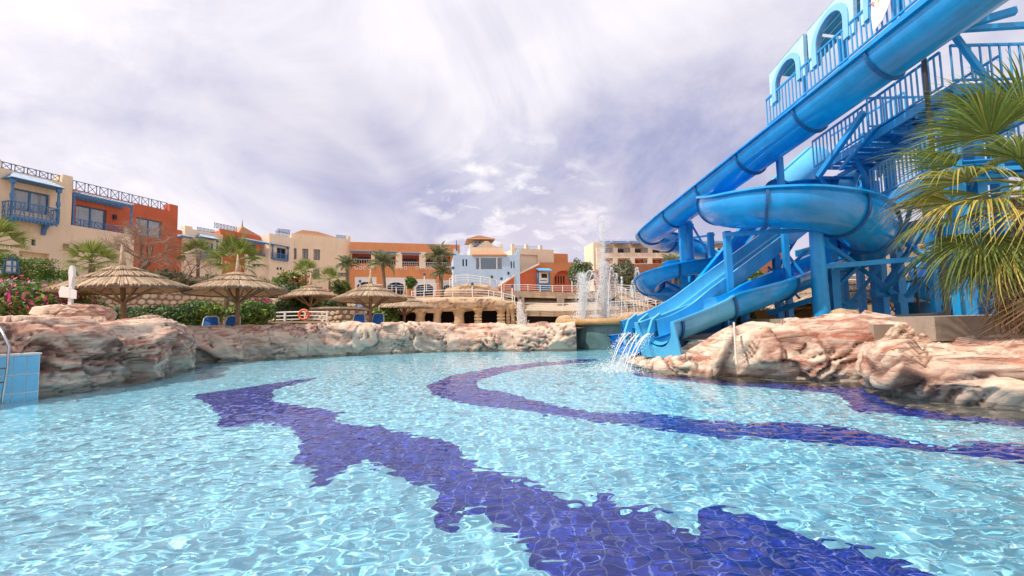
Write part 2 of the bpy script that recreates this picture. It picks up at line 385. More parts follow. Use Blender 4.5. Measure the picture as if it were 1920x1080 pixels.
# ---- sculpted artificial rock
def rock_material(name, green=True, warm=1.0, c1=(.66, .46, .33), c2=(.80, .62, .47)):
    m, N, L, b = nodes_of(name)
    geo = N.new('ShaderNodeNewGeometry'); at_ = N.new('ShaderNodeAttribute'); at_.attribute_name = 'crease'
    at2 = N.new('ShaderNodeAttribute'); at2.attribute_name = 'strata'
    def nz(scale, detail=6, rough=.6, sx=(1, 1, 1), dist=0.0):
        mp = N.new('ShaderNodeMapping'); mp.inputs['Scale'].default_value = sx; L.new(geo.outputs['Position'], mp.inputs[0])
        n = N.new('ShaderNodeTexNoise'); n.inputs['Scale'].default_value = scale; n.inputs['Detail'].default_value = detail
        n.inputs['Roughness'].default_value = rough; n.inputs['Distortion'].default_value = dist; L.new(mp.outputs[0], n.inputs['Vector']); return n.outputs['Fac']
    def rp(f, a, bb, ca=(0, 0, 0), cb=(1, 1, 1)):
        r = N.new('ShaderNodeValToRGB'); r.color_ramp.elements[0].position = a; r.color_ramp.elements[1].position = bb
        r.color_ramp.elements[0].color = (*ca, 1); r.color_ramp.elements[1].color = (*cb, 1); L.new(f, r.inputs[0]); return r.outputs[0]
    def mx(f, a, bb):
        n = N.new('ShaderNodeMix'); n.data_type = 'RGBA'
        if isinstance(f, float): n.inputs[0].default_value = f
        else: L.new(f, n.inputs[0])
        for i, v in ((6, a), (7, bb)):
            if isinstance(v, tuple): n.inputs[i].default_value = (*v, 1)
            else: L.new(v, n.inputs[i])
        return n.outputs[2]
    def mul(a, bb):
        n = N.new('ShaderNodeMath'); n.operation = 'MULTIPLY'; n.use_clamp = True
        for i, v in ((0, a), (1, bb)):
            if isinstance(v, float): n.inputs[i].default_value = v
            else: L.new(v, n.inputs[i])
        return n.outputs[0]
    base = mx(rp(nz(1.3), .35, .65), c1, c2)
    base = mx(mul(rp(nz(.8, 5), .48, .66), .55), base, (.46, .33, .27))             # grey-mauve wash
    red = mul(rp(nz(1.7, 8, .7, (.7, .7, 3.2), 1.1), .42, .58), rp(at2.outputs['Fac'], .36, .66))
    base = mx(mul(red, .88 * warm), base, (.36, .125, .075))                           # brushed red-brown paint
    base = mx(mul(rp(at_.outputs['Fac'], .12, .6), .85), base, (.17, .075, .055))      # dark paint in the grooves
    base = mx(mul(rp(nz(9, 8, .7), .55, .75), .25), base, (.80, .66, .52))
    # thin bedding cracks
    mpz = N.new('ShaderNodeMapping'); mpz.inputs['Rotation'].default_value = (0, R(-24), 0); mpz.inputs['Scale'].default_value = (.55, .55, 5.0); L.new(geo.outputs['Position'], mpz.inputs[0])
    nl = N.new('ShaderNodeTexNoise'); nl.inputs['Scale'].default_value = 1.5; nl.inputs['Detail'].default_value = 7; nl.inputs['Roughness'].default_value = .62; nl.inputs['Distortion'].default_value = .9; L.new(mpz.outputs[0], nl.inputs['Vector'])
    ab = N.new('ShaderNodeMath'); ab.operation = 'PINGPONG'; ab.inputs[1].default_value = .09; L.new(nl.outputs['Fac'], ab.inputs[0])
    line = rp(ab.outputs[0], .0, .014, (1, 1, 1), (0, 0, 0)); lmask = rp(nz(.9, 3), .42, .58)
    lines = mul(line, lmask); base = mx(mul(lines, .7), base, (.20, .10, .075))
    if green:
        sp = N.new('ShaderNodeSeparateXYZ'); L.new(geo.outputs['Position'], sp.inputs[0])
        wob = N.new('ShaderNodeMath'); wob.operation = 'MULTIPLY_ADD'; L.new(nz(1.2, 4), wob.inputs[0]); wob.inputs[1].default_value = -.9; L.new(sp.outputs['Z'], wob.inputs[2])
        g = rp(wob.outputs[0], -.35, .12, (1, 1, 1), (0, 0, 0))
        base = mx(mul(g, .36), base, (.38, .48, .42))                                 # algae-green tide mark
    sp2 = N.new('ShaderNodeSeparateXYZ'); L.new(geo.outputs['Position'], sp2.inputs[0])
    wet = N.new('ShaderNodeMath'); wet.operation = 'MULTIPLY_ADD'; L.new(nz(3.0, 4), wet.inputs[0]); wet.inputs[1].default_value = -.12; L.new(sp2.outputs['Z'], wet.inputs[2])
    base = mx(mul(rp(wet.outputs[0], -.04, .0, (1, 1, 1), (0, 0, 0)), .55), base, (.20, .16, .12))     # wet line just above the water
    L.new(base, b.inputs['Base Color']); b.inputs['Roughness'].default_value = .85
    bp = N.new('ShaderNodeBump'); bp.inputs['Strength'].default_value = .7; bp.inputs['Distance'].default_value = .035
    hsum = N.new('ShaderNodeMath'); hsum.operation = 'MULTIPLY_ADD'; L.new(lines, hsum.inputs[0]); hsum.inputs[1].default_value = -.9; L.new(nz(16, 9, .75), hsum.inputs[2])
    L.new(hsum.outputs[0], bp.inputs['Height']); L.new(bp.outputs[0], b.inputs['Normal'])
    return m
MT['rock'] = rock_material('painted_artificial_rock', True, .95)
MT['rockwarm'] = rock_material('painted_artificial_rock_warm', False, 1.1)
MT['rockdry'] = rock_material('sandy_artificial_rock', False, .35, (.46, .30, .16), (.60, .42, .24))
def rock_disp(p, scale, seed, tilt):
    q = Vector((p.x, p.y, p.z)) * scale + Vector((seed * 7.3, seed * 3.1, seed * 1.7))
    w = noise.noise_vector(q * .6) * .55 + noise.noise_vector(q * 1.7) * .16
    a = q + w
    lump = noise.noise(a * .7)
    s_ = (q.x - q.y * .4)
    h = a.z + s_ * tilt                       # height across the slanting beds
    g = a.x * .8 - a.z * tilt * .8            # length along them
    # tilted chunky facets
    ds, ps = noise.voronoi(Vector((g * .62, a.y * .62, h * .85)))
    c = ps[0]; rd = noise.random_unit_vector if False else None
    hx = math.sin(c.x * 12.9 + c.y * 78.2 + c.z * 37.7) ; hy = math.sin(c.x * 39.3 + c.y * 11.1 + c.z * 83.1); hz = math.sin(c.x * 73.1 + c.y * 52.2 + c.z * 19.7)
    loc = Vector((g * .62, a.y * .62, h * .85)) - c
    facet = loc.x * hx + loc.y * hy + loc.z * hz
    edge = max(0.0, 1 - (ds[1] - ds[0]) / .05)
    # long folds and ledges running with the beds
    n1 = noise.noise(Vector((g * .55, a.y * .55, h * 2.1)))
    rid = (1 - abs(n1)) ** 3
    n2 = noise.noise(Vector((g * .9 + 4, a.y * .9, h * 5.2)))
    vee = abs(n2)
    n3 = noise.noise(Vector((g * 1.6, a.y * 1.6, h * 13 + 3)))
    mask = sm(noise.noise(q * .8 + Vector((9, 4, 2))), -.15, .35)      # fine bedding only in places
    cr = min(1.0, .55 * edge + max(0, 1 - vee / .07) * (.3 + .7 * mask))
    fine = noise.fractal(q * 5, 1.0, 2.0, 4)
    gr = max(0.0, 1 - abs(n3) / .16) * mask
    d = .18 * lump + .36 * facet + .17 * rid + .22 * min(vee, .3) * (.45 + .9 * mask) - .055 * gr - .09 * cr + .03 * fine - .08
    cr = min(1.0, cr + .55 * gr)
    return d, cr, .5 + .5 * max(-1, min(1, -.9 * n1 - .8 * n2 * mask + .5 * hx * .6))
def resample(pts, step):
    out = [pts[0].copy()]; acc = 0.0
    for a, b in zip(pts[:-1], pts[1:]):
        L_ = (b - a).length; pos = step - acc
        while pos <= L_: out.append(a.lerp(b, pos / L_)); pos += step
        acc = (acc + L_) % step
    out.append(pts[-1].copy()); return out
def smooth_path(pts, it=2):
    for _ in range(it):
        q = [pts[0]]
        for a, b in zip(pts[:-1], pts[1:]): q += [a.lerp(b, .25), a.lerp(b, .75)]
        q.append(pts[-1]); pts = q
    return pts
def rock_wall(name, path, thick, seed, mtl, scale=1.0, amp=1.0, step=.06, zb=-.85, tilt=.3, bulge=.15, rows=None, smoothit=2, backz=.3):
    """path: Vectors whose z is the top height at that place; the pool lies to the right of the path"""
    pts = resample(smooth_path(path, smoothit), step); n = len(pts)
    vs = []; cr = []; st = []
    Hm = max(p.z for p in pts); m = rows or int((Hm - zb + thick + .8) / step)
    for i, p in enumerate(pts):
        t = pts[min(n - 1, i + 3)] - pts[max(0, i - 3)]; t.z = 0; t.normalize()
        nr = Vector((t.y, -t.x, 0)); H = p.z
        zr_ = max(zb, 0.0); hh = H - zr_
        prof = [(.10, zb), (bulge * .5, zr_ + .001), (bulge, zr_ + hh * .35), (bulge * .6, zr_ + hh * .7), (-.06, zr_ + hh * .93), (-.22, H), (-thick * .55, H + .02), (-thick * .9, H - .06), (-thick, H - .25), (-thick - .1, backz)]
        pv = resample([Vector((a, b, 0)) for a, b in prof], .01); tot = len(pv)
        for j in range(m):
            a = pv[int(j / (m - 1) * (tot - 1))]
            b0 = pv[max(0, int(j / (m - 1) * (tot - 1)) - 12)]; b1 = pv[min(tot - 1, int(j / (m - 1) * (tot - 1)) + 12)]
            tg = (b1 - b0).normalized(); no = nr * tg.y + Vector((0, 0, -tg.x))
            P = Vector((p.x, p.y, 0)) + nr * a.x + Vector((0, 0, a.y))
            d, c, s_ = rock_disp(P, scale, seed, tilt)
            top = 1.0 - .5 * sm(a.y, H * .7, H)
            vs.append(P + no * d * amp * top); cr.append(c); st.append(s_)
    fs = [(i * m + j, (i + 1) * m + j, (i + 1) * m + j + 1, i * m + j + 1) for i in range(n - 1) for j in range(m - 1)]
    fs += [tuple(j for j in range(m)), tuple((n - 1) * m + j for j in range(m - 1, -1, -1))]
    me = bpy.data.meshes.new(name); me.from_pydata([tuple(v) for v in vs], [], fs); me.materials.append(mtl)
    for nm, arr in (('crease', cr), ('strata', st)):
        a = me.attributes.new(nm, 'FLOAT', 'POINT'); a.data.foreach_set('value', arr)
    me.polygons.foreach_set('use_smooth', [True] * len(fs))
    bm = bmesh.new(); bm.from_mesh(me); bmesh.ops.recalc_face_normals(bm, faces=bm.faces); bm.to_mesh(me); bm.free()
    o = obj(name, me); o.cycles.is_caustics_receiver = True
    return o
def PZ(v, z): return Vector((v.x, v.y, z))
L_ = WLW
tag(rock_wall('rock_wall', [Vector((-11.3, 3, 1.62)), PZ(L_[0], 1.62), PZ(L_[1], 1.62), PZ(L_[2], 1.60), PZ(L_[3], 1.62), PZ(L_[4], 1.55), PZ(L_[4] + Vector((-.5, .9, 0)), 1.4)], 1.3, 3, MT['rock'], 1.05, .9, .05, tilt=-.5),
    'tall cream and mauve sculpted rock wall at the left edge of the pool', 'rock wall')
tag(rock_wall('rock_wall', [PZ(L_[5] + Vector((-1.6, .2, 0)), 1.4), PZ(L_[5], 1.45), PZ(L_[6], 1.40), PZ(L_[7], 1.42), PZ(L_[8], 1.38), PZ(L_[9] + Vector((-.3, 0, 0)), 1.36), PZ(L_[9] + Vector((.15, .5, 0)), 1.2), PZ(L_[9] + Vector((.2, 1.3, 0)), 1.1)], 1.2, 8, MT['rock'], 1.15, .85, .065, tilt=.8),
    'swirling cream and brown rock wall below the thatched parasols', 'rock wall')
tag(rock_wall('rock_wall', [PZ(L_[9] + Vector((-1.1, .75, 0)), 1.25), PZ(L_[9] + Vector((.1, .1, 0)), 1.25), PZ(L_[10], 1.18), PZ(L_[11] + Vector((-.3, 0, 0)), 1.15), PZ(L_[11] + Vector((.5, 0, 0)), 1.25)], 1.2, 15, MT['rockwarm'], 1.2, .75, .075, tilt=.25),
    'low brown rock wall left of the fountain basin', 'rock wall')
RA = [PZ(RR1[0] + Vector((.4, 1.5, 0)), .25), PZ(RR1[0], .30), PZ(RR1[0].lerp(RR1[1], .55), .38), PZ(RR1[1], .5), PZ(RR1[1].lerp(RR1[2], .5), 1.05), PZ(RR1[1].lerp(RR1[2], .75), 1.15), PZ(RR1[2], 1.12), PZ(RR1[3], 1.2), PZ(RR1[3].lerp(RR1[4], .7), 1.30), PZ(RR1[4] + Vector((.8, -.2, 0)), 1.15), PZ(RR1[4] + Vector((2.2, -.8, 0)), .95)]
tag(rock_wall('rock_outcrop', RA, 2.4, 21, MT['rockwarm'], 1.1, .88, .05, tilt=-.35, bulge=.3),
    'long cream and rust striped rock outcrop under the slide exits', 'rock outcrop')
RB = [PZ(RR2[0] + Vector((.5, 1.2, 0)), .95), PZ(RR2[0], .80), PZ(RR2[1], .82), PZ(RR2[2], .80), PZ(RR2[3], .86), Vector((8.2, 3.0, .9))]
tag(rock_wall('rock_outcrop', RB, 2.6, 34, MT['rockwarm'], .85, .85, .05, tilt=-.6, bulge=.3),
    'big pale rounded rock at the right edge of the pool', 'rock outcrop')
# pool edge behind the camera
tag(MB().box(-12, 9, -9.6, -9, -.9, .5).build('pool_edge', MT['concrete']), 'plain concrete pool edge behind the viewer', 'pool edge', kind='structure')
# ================================================================== WATER SLIDES
def catmull(pts, per=12):
    P = [pts[0] * 2 - pts[1]] + pts + [pts[-1] * 2 - pts[-2]]; out = []
    for i in range(1, len(P) - 2):
        a, b, c, d = P[i - 1], P[i], P[i + 1], P[i + 2]
        for k in range(per):
            t = k / per
            out.append(.5 * ((2 * b) + (c - a) * t + (2 * a - 5 * b + 4 * c - d) * t * t + (3 * b - a - 3 * c + d) * t ** 3))
    out.append(P[-2].copy()); return out
def frames(pts):
    fr = []; n = len(pts)
    for i, p in enumerate(pts):
        t = (pts[min(n - 1, i + 1)] - pts[max(0, i - 1)]).normalized()
        r = t.cross(Vector((0, 0, 1))).normalized(); u = r.cross(t).normalized()
        fr.append((p, r, u))
    return fr
def roll_frames(fr, rolls):
    out = []; n = len(fr)
    for i, (p, r, u) in enumerate(fr):
        x = i / (n - 1) * (len(rolls) - 1); k = min(int(x), len(rolls) - 2); a = R(rolls[k] + (rolls[k + 1] - rolls[k]) * (x - k)) if len(rolls) > 1 else R(rolls[0])
        out.append((p, r * math.cos(a) + u * math.sin(a), u * math.cos(a) - r * math.sin(a)))
    return out
def usection(Rd, open_deg=95, thick=.035, lip=.09, n=22):
    """open trough: outside skin, rolled lips, inside skin"""
    o = []; a0 = R(open_deg)
    for k in range(n + 1):
        a = -a0 + 2 * a0 * k / n; o.append((Rd * math.sin(a), -Rd * math.cos(a)))
    x0, z0 = o[0]; x1, z1 = o[-1]
    outer = [(x0 - lip, z0 + .02), (x0 - lip, z0 - .03), (x0, z0 - .03)] + o[1:-1] + [(x1, z1 - .03), (x1 + lip, z1 - .03), (x1 + lip, z1 + .02)]
    inner = [((Rd - thick) * math.sin(a), -(Rd - thick) * math.cos(a) + .02) for a in [a0 - 2 * a0 * k / n for k in range(n + 1)]]
    return outer + inner
def sweep(sec, fr, mtl, name, parent, close=True):
    m = len(sec); vs = []
    for p, r, u in fr:
        for x, z in sec: vs.append(p + r * x + u * z)
    n = len(fr)
    fs = [(i * m + j, i * m + (j + 1) % m, (i + 1) * m + (j + 1) % m, (i + 1) * m + j) for i in range(n - 1) for j in range(m)]
    mb = MB(); mb.add(vs, fs); o = mb.build(name, mtl, parent); return sharp(o, 40)
def ringsec(Rd, open_deg, n=22):
    a0 = R(open_deg); out = [((Rd + .055) * math.sin(-a0 + 2 * a0 * k / n), -(Rd + .055) * math.cos(-a0 + 2 * a0 * k / n)) for k in range(n + 1)]
    return out + [((Rd + .005) * math.sin(a0 - 2 * a0 * k / n), -(Rd + .005) * math.cos(a0 - 2 * a0 * k / n)) for k in range(n + 1)]
MT['ring'] = mat('slide_joint_seal', (.006, .10, .30), .5, .3, 8, 0)
def flume(parent, pts, Rd, open_deg=95, rolls=(0, 0), ring_gap=2.4, split=None, widths=None):
    """split: (index fraction, material) -> the last piece of the run is moulded in another colour"""
    cp = catmull(pts, 12); fr = roll_frames(frames(cp), rolls); n = len(fr)
    if widths:                                   # the trough grows wider in the bends
        w_ = [np.interp(i / (n - 1) * (len(widths) - 1), range(len(widths)), widths) for i in range(n)]; fr = [(p, r * float(k), u * float(k)) for (p, r, u), k in zip(fr, w_)]
    sec = usection(Rd, open_deg)
    if split:
        k = int(n * split[0])
        sweep(sec, fr[:k + 1], MT['slide'], 'flume', parent); sweep(sec, fr[k:], split[1], 'end_flume', parent)
    else: sweep(sec, fr, MT['slide'], 'flume', parent)
    acc = 0; nxt = ring_gap * .6; rs = ringsec(Rd, open_deg)
    for i in range(1, n - 1):
        L_ = (fr[i][0] - fr[i - 1][0]).length; acc += L_
        if acc >= nxt:
            nxt += ring_gap; p, r, u = fr[i]; t = r.cross(u).normalized() * .035
            vs = [q + r * x + u * z for q in (p - t, p + t) for x, z in rs]; m = len(rs)
            fs = [(j, (j + 1) % m, m + (j + 1) % m, m + j) for j in range(m)] + [(j, m - 2 - j + 1, m - 2 - j, j + 1) for j in range(m // 2 - 1)] + [(m + j, m + j + 1, m + m - 2 - j, m + m - 1 - j) for j in range(m // 2 - 1)]
            mb = MB(); mb.add(vs, fs); mb.build('joint_ring', MT['ring'], parent)
    return fr
def post(parent, pxb, pyt, Y, w, round_=False, zb=None, mtl='steel', top=None, name='support_post', pxt=None):
    b = at(pxb, 600, Y); z1 = at(pxt or pxb, pyt, Y).z; zb = gz(b.x, b.y) - .1 if zb is None else zb
    m = MB()
    if round_: m.tube([(b.x, b.y, zb), (b.x, b.y, z1)], [w * .58, w * .44], 14)
    else: m.box(b.x - w / 2, b.x + w / 2, b.y - w / 2, b.y + w / 2, zb, z1)
    if not round_: m.box(b.x - w, b.x + w, b.y - w, b.y + w, zb, zb + .16)
    o = m.build(name, MT[mtl], parent)
    return sharp(o) if round_ else o
def strut(parent, a, b, w=.09, mtl='steel', name='brace', rnd=False):
    m = MB(); pa, pb = at(*a), at(*b)
    (m.tube([pa, pb], w / 2, 8) if rnd else m.bar(pa, pb, w)); return m.build(name, MT[mtl], parent)

# -- slide 1: long straight chute from the tower top, then two hairpins at the far left
S1 = empty('water_slide', (0, 0, 0), label='long dark blue chute slanting from tower top into two stacked hairpins', cat='water slide')
a, b = at(1752, 36, 9.7), at(1236, 423, 20.2)
pts = [a + (a - b) * .42, a + (a - b) * .2, a, a.lerp(b, .25), a.lerp(b, .5), a.lerp(b, .75), a.lerp(b, .93)]
pts += [at(*q) for q in [(1224, 432, 20.9), (1222, 443, 21.9), (1262, 452, 22.8), (1325, 465, 22.6), (1378, 478, 21.3), (1375, 486, 19.6), (1310, 488, 18.7), (1248, 498, 18.7), (1219, 516, 19.4), (1226, 535, 20.6), (1270, 548, 21.3), (1330, 556, 20.8), (1380, 572, 19.2), (1352, 592, 17.3), (1280, 612, 15.6), (1214, 628, 14.2), (1176, 634, 13.4)]]
fr1 = flume(S1, pts, .60, 96, (0,) * 7 + (10, 16, 16, 8, -6, -10, 6, 14, 16, 10, 4, 0, 0, -6, 0, 0, 0), 2.2)
p, r, u = fr1[-1]      # square lip of its exit
MB().add([p + r * x + u * z + r.cross(u) * d for d in (-.05, .05) for x, z in ((-.75, -.62), (.75, -.62), (.75, .06), (-.75, .06))], [(0, 1, 2, 3), (4, 5, 6, 7), (0, 4, 5, 1), (1, 5, 6, 2), (2, 6, 7, 3), (3, 7, 4, 0)])
for q in [(1287, 412, 18.9, .22), (1301, 415, 19.6, .34, True), (1341, 436, 18.2, .2), (1290, 500, 20.2, .2), (1398, 500, 20.5, .24)]: post(S1, *q[:4], *(q[4:]))
for A, B_ in [((1236, 455, 20.5), (1340, 440, 20.2)), ((1215, 552, 19.6), (1290, 548, 19.3)), ((1240, 466, 20.4), (1300, 420, 19.6)), ((1248, 570, 19.6), (1292, 530, 19.4)), ((1296, 420, 19.5), (1330, 478, 19.2)), ((1470, 270, 14.2), (1560, 200, 14.6))]: strut(S1, A, B_)

# -- slide 2: straight three-lane slide
S2 = empty('water_slide', (0, 0, 0), label='straight light blue three lane slide running steeply down to pool', cat='water slide')
a, b = at(1545, 384, 17.2), at(1280, 582, 13.9)
cp = [a, a.lerp(b, .3), a.lerp(b, .6), a.lerp(b, .85), b, at(1232, 609, 13.2), at(1198, 621, 12.7)]
fr2 = frames(catmull(cp, 8))
W2 = .62
sec = [(-W2, .30), (-W2 + .06, .30), (-W2 + .10, .02)]
for k in range(3):
    c0 = -W2 + .10 + k * (2 * W2 - .2) / 3; c1 = -W2 + .10 + (k + 1) * (2 * W2 - .2) / 3
    sec += [(c0 + .07, -.06), ((c0 + c1) / 2, -.10), (c1 - .07, -.06)]
    if k < 2: sec += [(c1 - .03, .10), (c1 + .03, .10)]
sec += [(W2 - .10, .02), (W2 - .06, .30), (W2, .30), (W2, -.16), (0, -.20), (-W2, -.16)]
sweep(sec, fr2, MT['slidelight'], 'lane_bed', S2)
for k, dx in enumerate((-.40, 0, .40)):           # curved fins at the lower end of the lanes
    p, r, u = fr2[-1]; fw = (fr2[-1][0] - fr2[-3][0]).normalized()
    mb = MB(); q = p + r * dx
    prof = [q + u * .42 - fw * .5, q + u * .30 - fw * .1, q + u * .02 + fw * .12, q - u * .34 + fw * .22, q - u * .34 - fw * .3, q - u * .1 - fw * .5]
    mb.add([v + r * s for s in (-.03, .03) for v in prof], [tuple(range(6)), tuple(range(11, 5, -1))] + [(i, (i + 1) % 6, (i + 1) % 6 + 6, i + 6) for i in range(6)])
    mb.build('end_fin', MT['slidelight'], S2)
a, b = at(1462, 362, 17.6), at(1530, 300, 18.6)      # closed tube at its head
sweep(usection(.62, 179, n=26), frames([a, a.lerp(b, .5), b]), MT['slidelight'], 'head_tube', S2)
# darker closed chute tucked against its far side
a, b = at(1432, 410, 18.2), at(1345, 520, 16.2)
sweep(usection(.5, 120), frames([a + (a - b) * .6, a, b, b + (b - a) * .5]), MT['slide'], 'side_chute', S2)
for q in [(1463, 478, 15.4, .2), (1398, 528, 14.6, .24, True)]: post(S2, *q[:4], *(q[4:]))
for A, B_ in [((1470, 470, 15.4), (1510, 520, 15.2)), ((1462, 520, 15.4), (1512, 470, 15.4))]: strut(S2, A, B_)

# -- slide 3: the big near spiral
S3 = empty('water_slide', (0, 0, 0), label='big mid blue spiral flume curling in front of tower to boxed exit', cat='water slide')
cp = [at(*q) for q in [(1612, 352, 17.0), (1560, 348, 17.6), (1470, 350, 17.4), (1385, 362, 16.3), (1352, 378, 14.9), (1380, 384, 13.4), (1450, 380, 12.7), (1530, 384, 12.6), (1600, 404, 13.2), (1628, 434, 14.4), (1612, 462, 15.5), (1560, 482, 15.6), (1490, 512, 14.2), (1420, 540, 13.0), (1340, 568, 12.9), (1275, 594, 12.4), (1228, 611, 12.0)]]
fr3 = flume(S3, cp, .58, 98, (0, 0, 4, 10, 12, 12, 14, 14, 18, 20, 14, 8, 4, 0, 0, 0, 0), 2.2, (.86, MT['slidelight']), (1, 1, 1.05, 1.15, 1.2, 1.2, 1.2, 1.24, 1.34, 1.38, 1.28, 1.12, 1.02, 1, 1, 1, 1))
p, r, u = fr3[-1]; fw = r.cross(u).normalized() * -1
fw = (fr3[-1][0] - fr3[-3][0]).normalized()
out = [(-.72, .10), (-.60, .10)] + [(.58 * math.sin(R(t)), -.58 * math.cos(R(t)) ) for t in range(-90, 91, 15)] + [(.60, .10), (.72, .10), (.72, -.86), (-.72, -.86)]
n = len(out)
mb = MB(); mb.add([p + fw * d + r * x + u * z for d in (.0, .05) for x, z in out], [(i, (i + 1) % n, (i + 1) % n + n, i + n) for i in range(n)])
bm_f = [[0, 1, 2, n - 1], [n - 2, n - 1] + list(range(2, n - 4))[::-1][::-1]]
tri = tessellate_polygon([[Vector((x, z, 0)) for x, z in out]])
mb.add([p + fw * .0 + r * x + u * z for x, z in out], [tuple(t) for t in tri]); mb.add([p + fw * .05 + r * x + u * z for x, z in out], [tuple(t) for t in tri])
mb.build('end_panel', MT['slidelight'], S3)
# its hoop gate at the tower
hp, hr, hu = fr3[2]
hoop = MB(); ring = []
for k in range(25):
    t = R(-20 + 220 * k / 24); ring.append((math.cos(t) * .72, math.sin(t) * .72))
ht = hr.cross(hu).normalized()
hoop.add([hp + ht * d + hr * (x * f) + hu * (z * f + .1) for d in (-.3, .3) for f in (1, .94) for x, z in ring],
         [(k, k + 1, 25 + k + 1, 25 + k) for k in range(24)] + [(50 + k, 75 + k, 75 + k + 1, 50 + k + 1) for k in range(24)] + [(k, 50 + k, 50 + k + 1, k + 1) for k in range(24)] + [(25 + k, 25 + k + 1, 75 + k + 1, 75 + k) for k in range(24)])
hoop.build('entry_hoop', MT['slidelight'], S3)
post(S3, 1542, 432, 13.0, .40, True)
post(S3, 1568, 440, 14.6, .26)
post(S3, 1372, 434, 13.8, .18, pxt=1357)
for A, B_, w in [((1360, 440, 13.7), (1530, 430, 12.9), .12), ((1545, 500, 13.3), (1715, 486, 13.2), .14), ((1540, 450, 13.4), (1610, 500, 14.0), .12), ((1440, 588, 14.6), (1540, 556, 13.4), .14), ((1450, 590, 14.5), (1475, 545, 14.3), .08), ((1300, 606, 12.4), (1345, 600, 12.6), .12)]: strut(S3, A, B_, w)
# ================================================================== SLIDE TOWER
TW = empty('slide_tower', (0, 0, 0), label='tall blue steel slide tower with sloping stairs, railings and arched panels', cat='tower')
_bal = MB().box(-.018, .018, -.018, .018, 0, 1.0).mesh('baluster', MT['steellight'])
def tower_rail(a, b, gap=.15, h=1.0, mtl='steel'):
    m = MB(); up = Vector((0, 0, h)); m.bar(a + up, b + up, .06); m.bar(a + Vector((0, 0, .1)), b + Vector((0, 0, .1)), .05)
    o = m.build('railing', MT[mtl], TW); n = max(2, int((b - a).length / gap))
    for k in range(n + 1):
        p = a.lerp(b, k / n); c = obj('baluster', _bal, o, p + Vector((0, 0, .08))); c.scale = (1, 1, h - .08)
    return o
def tower_deck(a, b, w, side=1, name='stair_flight'):
    d = (b - a); L_ = d.length; d.normalize(); r = Vector((d.y, -d.x, 0)).normalized() * side
    if r.x < 0: r = -r
    m = MB(); dn = Vector((0, 0, -.12))
    m.bar(a + dn, b + dn, .08, .24); m.bar(a + dn + r * w, b + dn + r * w, .08, .24); m.bar(a + dn * 2 + r * w * .5, b + dn * 2 + r * w * .5, .08, .14)
    o = m.build(name, MT['steel'], TW); n = int(L_ / .32)
    tm = MB().box(-.135, .135, .06, w - .06, -.03, .0).mesh('tread', MT['steel'])
    ang = math.atan2(r.y, r.x) - math.pi / 2
    for k in range(n):
        p = a + d * ((k + .5) / n * L_)
        c = obj('tread', tm, o, p + Vector((0, 0, .0))); c.rotation_euler = (0, 0, ang)
    return r
A0, A1 = at(1440, 240, 16.2), at(1700, 22, 11.4)
A2 = A1 + (A1 - A0) * .5
rA = tower_deck(A0, A2, 1.5); tower_rail(A0, A2, .15, 1.05); tower_rail(A0 + rA * 1.5, A2 + rA * 1.5, .22, 1.05)
B0, B1 = at(1527, 318, 16.4), at(1768, 168, 11.9)
rB = tower_deck(B0, B1, 1.9); tower_rail(B0, B1, .16, 1.05); tower_rail(B0 + rB * 1.9, B1 + rB * 1.9, .3, 1.05)
C0, C1 = at(1636, 376, 15.2), at(1800, 300, 11.6)
rC = tower_deck(C0, C1, 1.9); tower_rail(C0, C1, .17, 1.05); tower_rail(C0 + rC * 1.9, C1 + rC * 1.9, .3, 1.05)
# landing on the right
Lz = B1.z
lm = MB()
for k in range(9): lm.box(B1.x + .02 + k * .52, B1.x + .50 + k * .52, B1.y - .3, B1.y + 2.6, Lz - .05, Lz)
lm.box(B1.x, B1.x + 4.7, B1.y - .34, B1.y - .26, Lz - .3, Lz - .055); lm.box(B1.x, B1.x + 4.7, B1.y + 2.5, B1.y + 2.58, Lz - .3, Lz - .055)
lm.build('landing', MT['steel'], TW)
tower_rail(Vector((B1.x, B1.y - .3, Lz)), Vector((B1.x + 4.7, B1.y - .3, Lz)), .26, 1.05); tower_rail(Vector((B1.x, B1.y + 2.55, Lz)), Vector((B1.x + 4.7, B1.y + 2.55, Lz)), .26, 1.05)
# low back deck seen from below behind the spiral
D0 = at(1560, 452, 18.5)
dm = MB()
for k in range(16): dm.box(D0.x + .02, D0.x + 4.6, D0.y - 4 + k * .4, D0.y - 4 + k * .4 + .34, D0.z - .05, D0.z)
dm.box(D0.x, D0.x + 4.6, D0.y - 4.1, D0.y - 4.02, D0.z - .3, D0.z); dm.box(D0.x, D0.x + 4.6, D0.y + 2.4, D0.y + 2.48, D0.z - .3, D0.z)
dm.build('lower_landing', MT['steel'], TW)
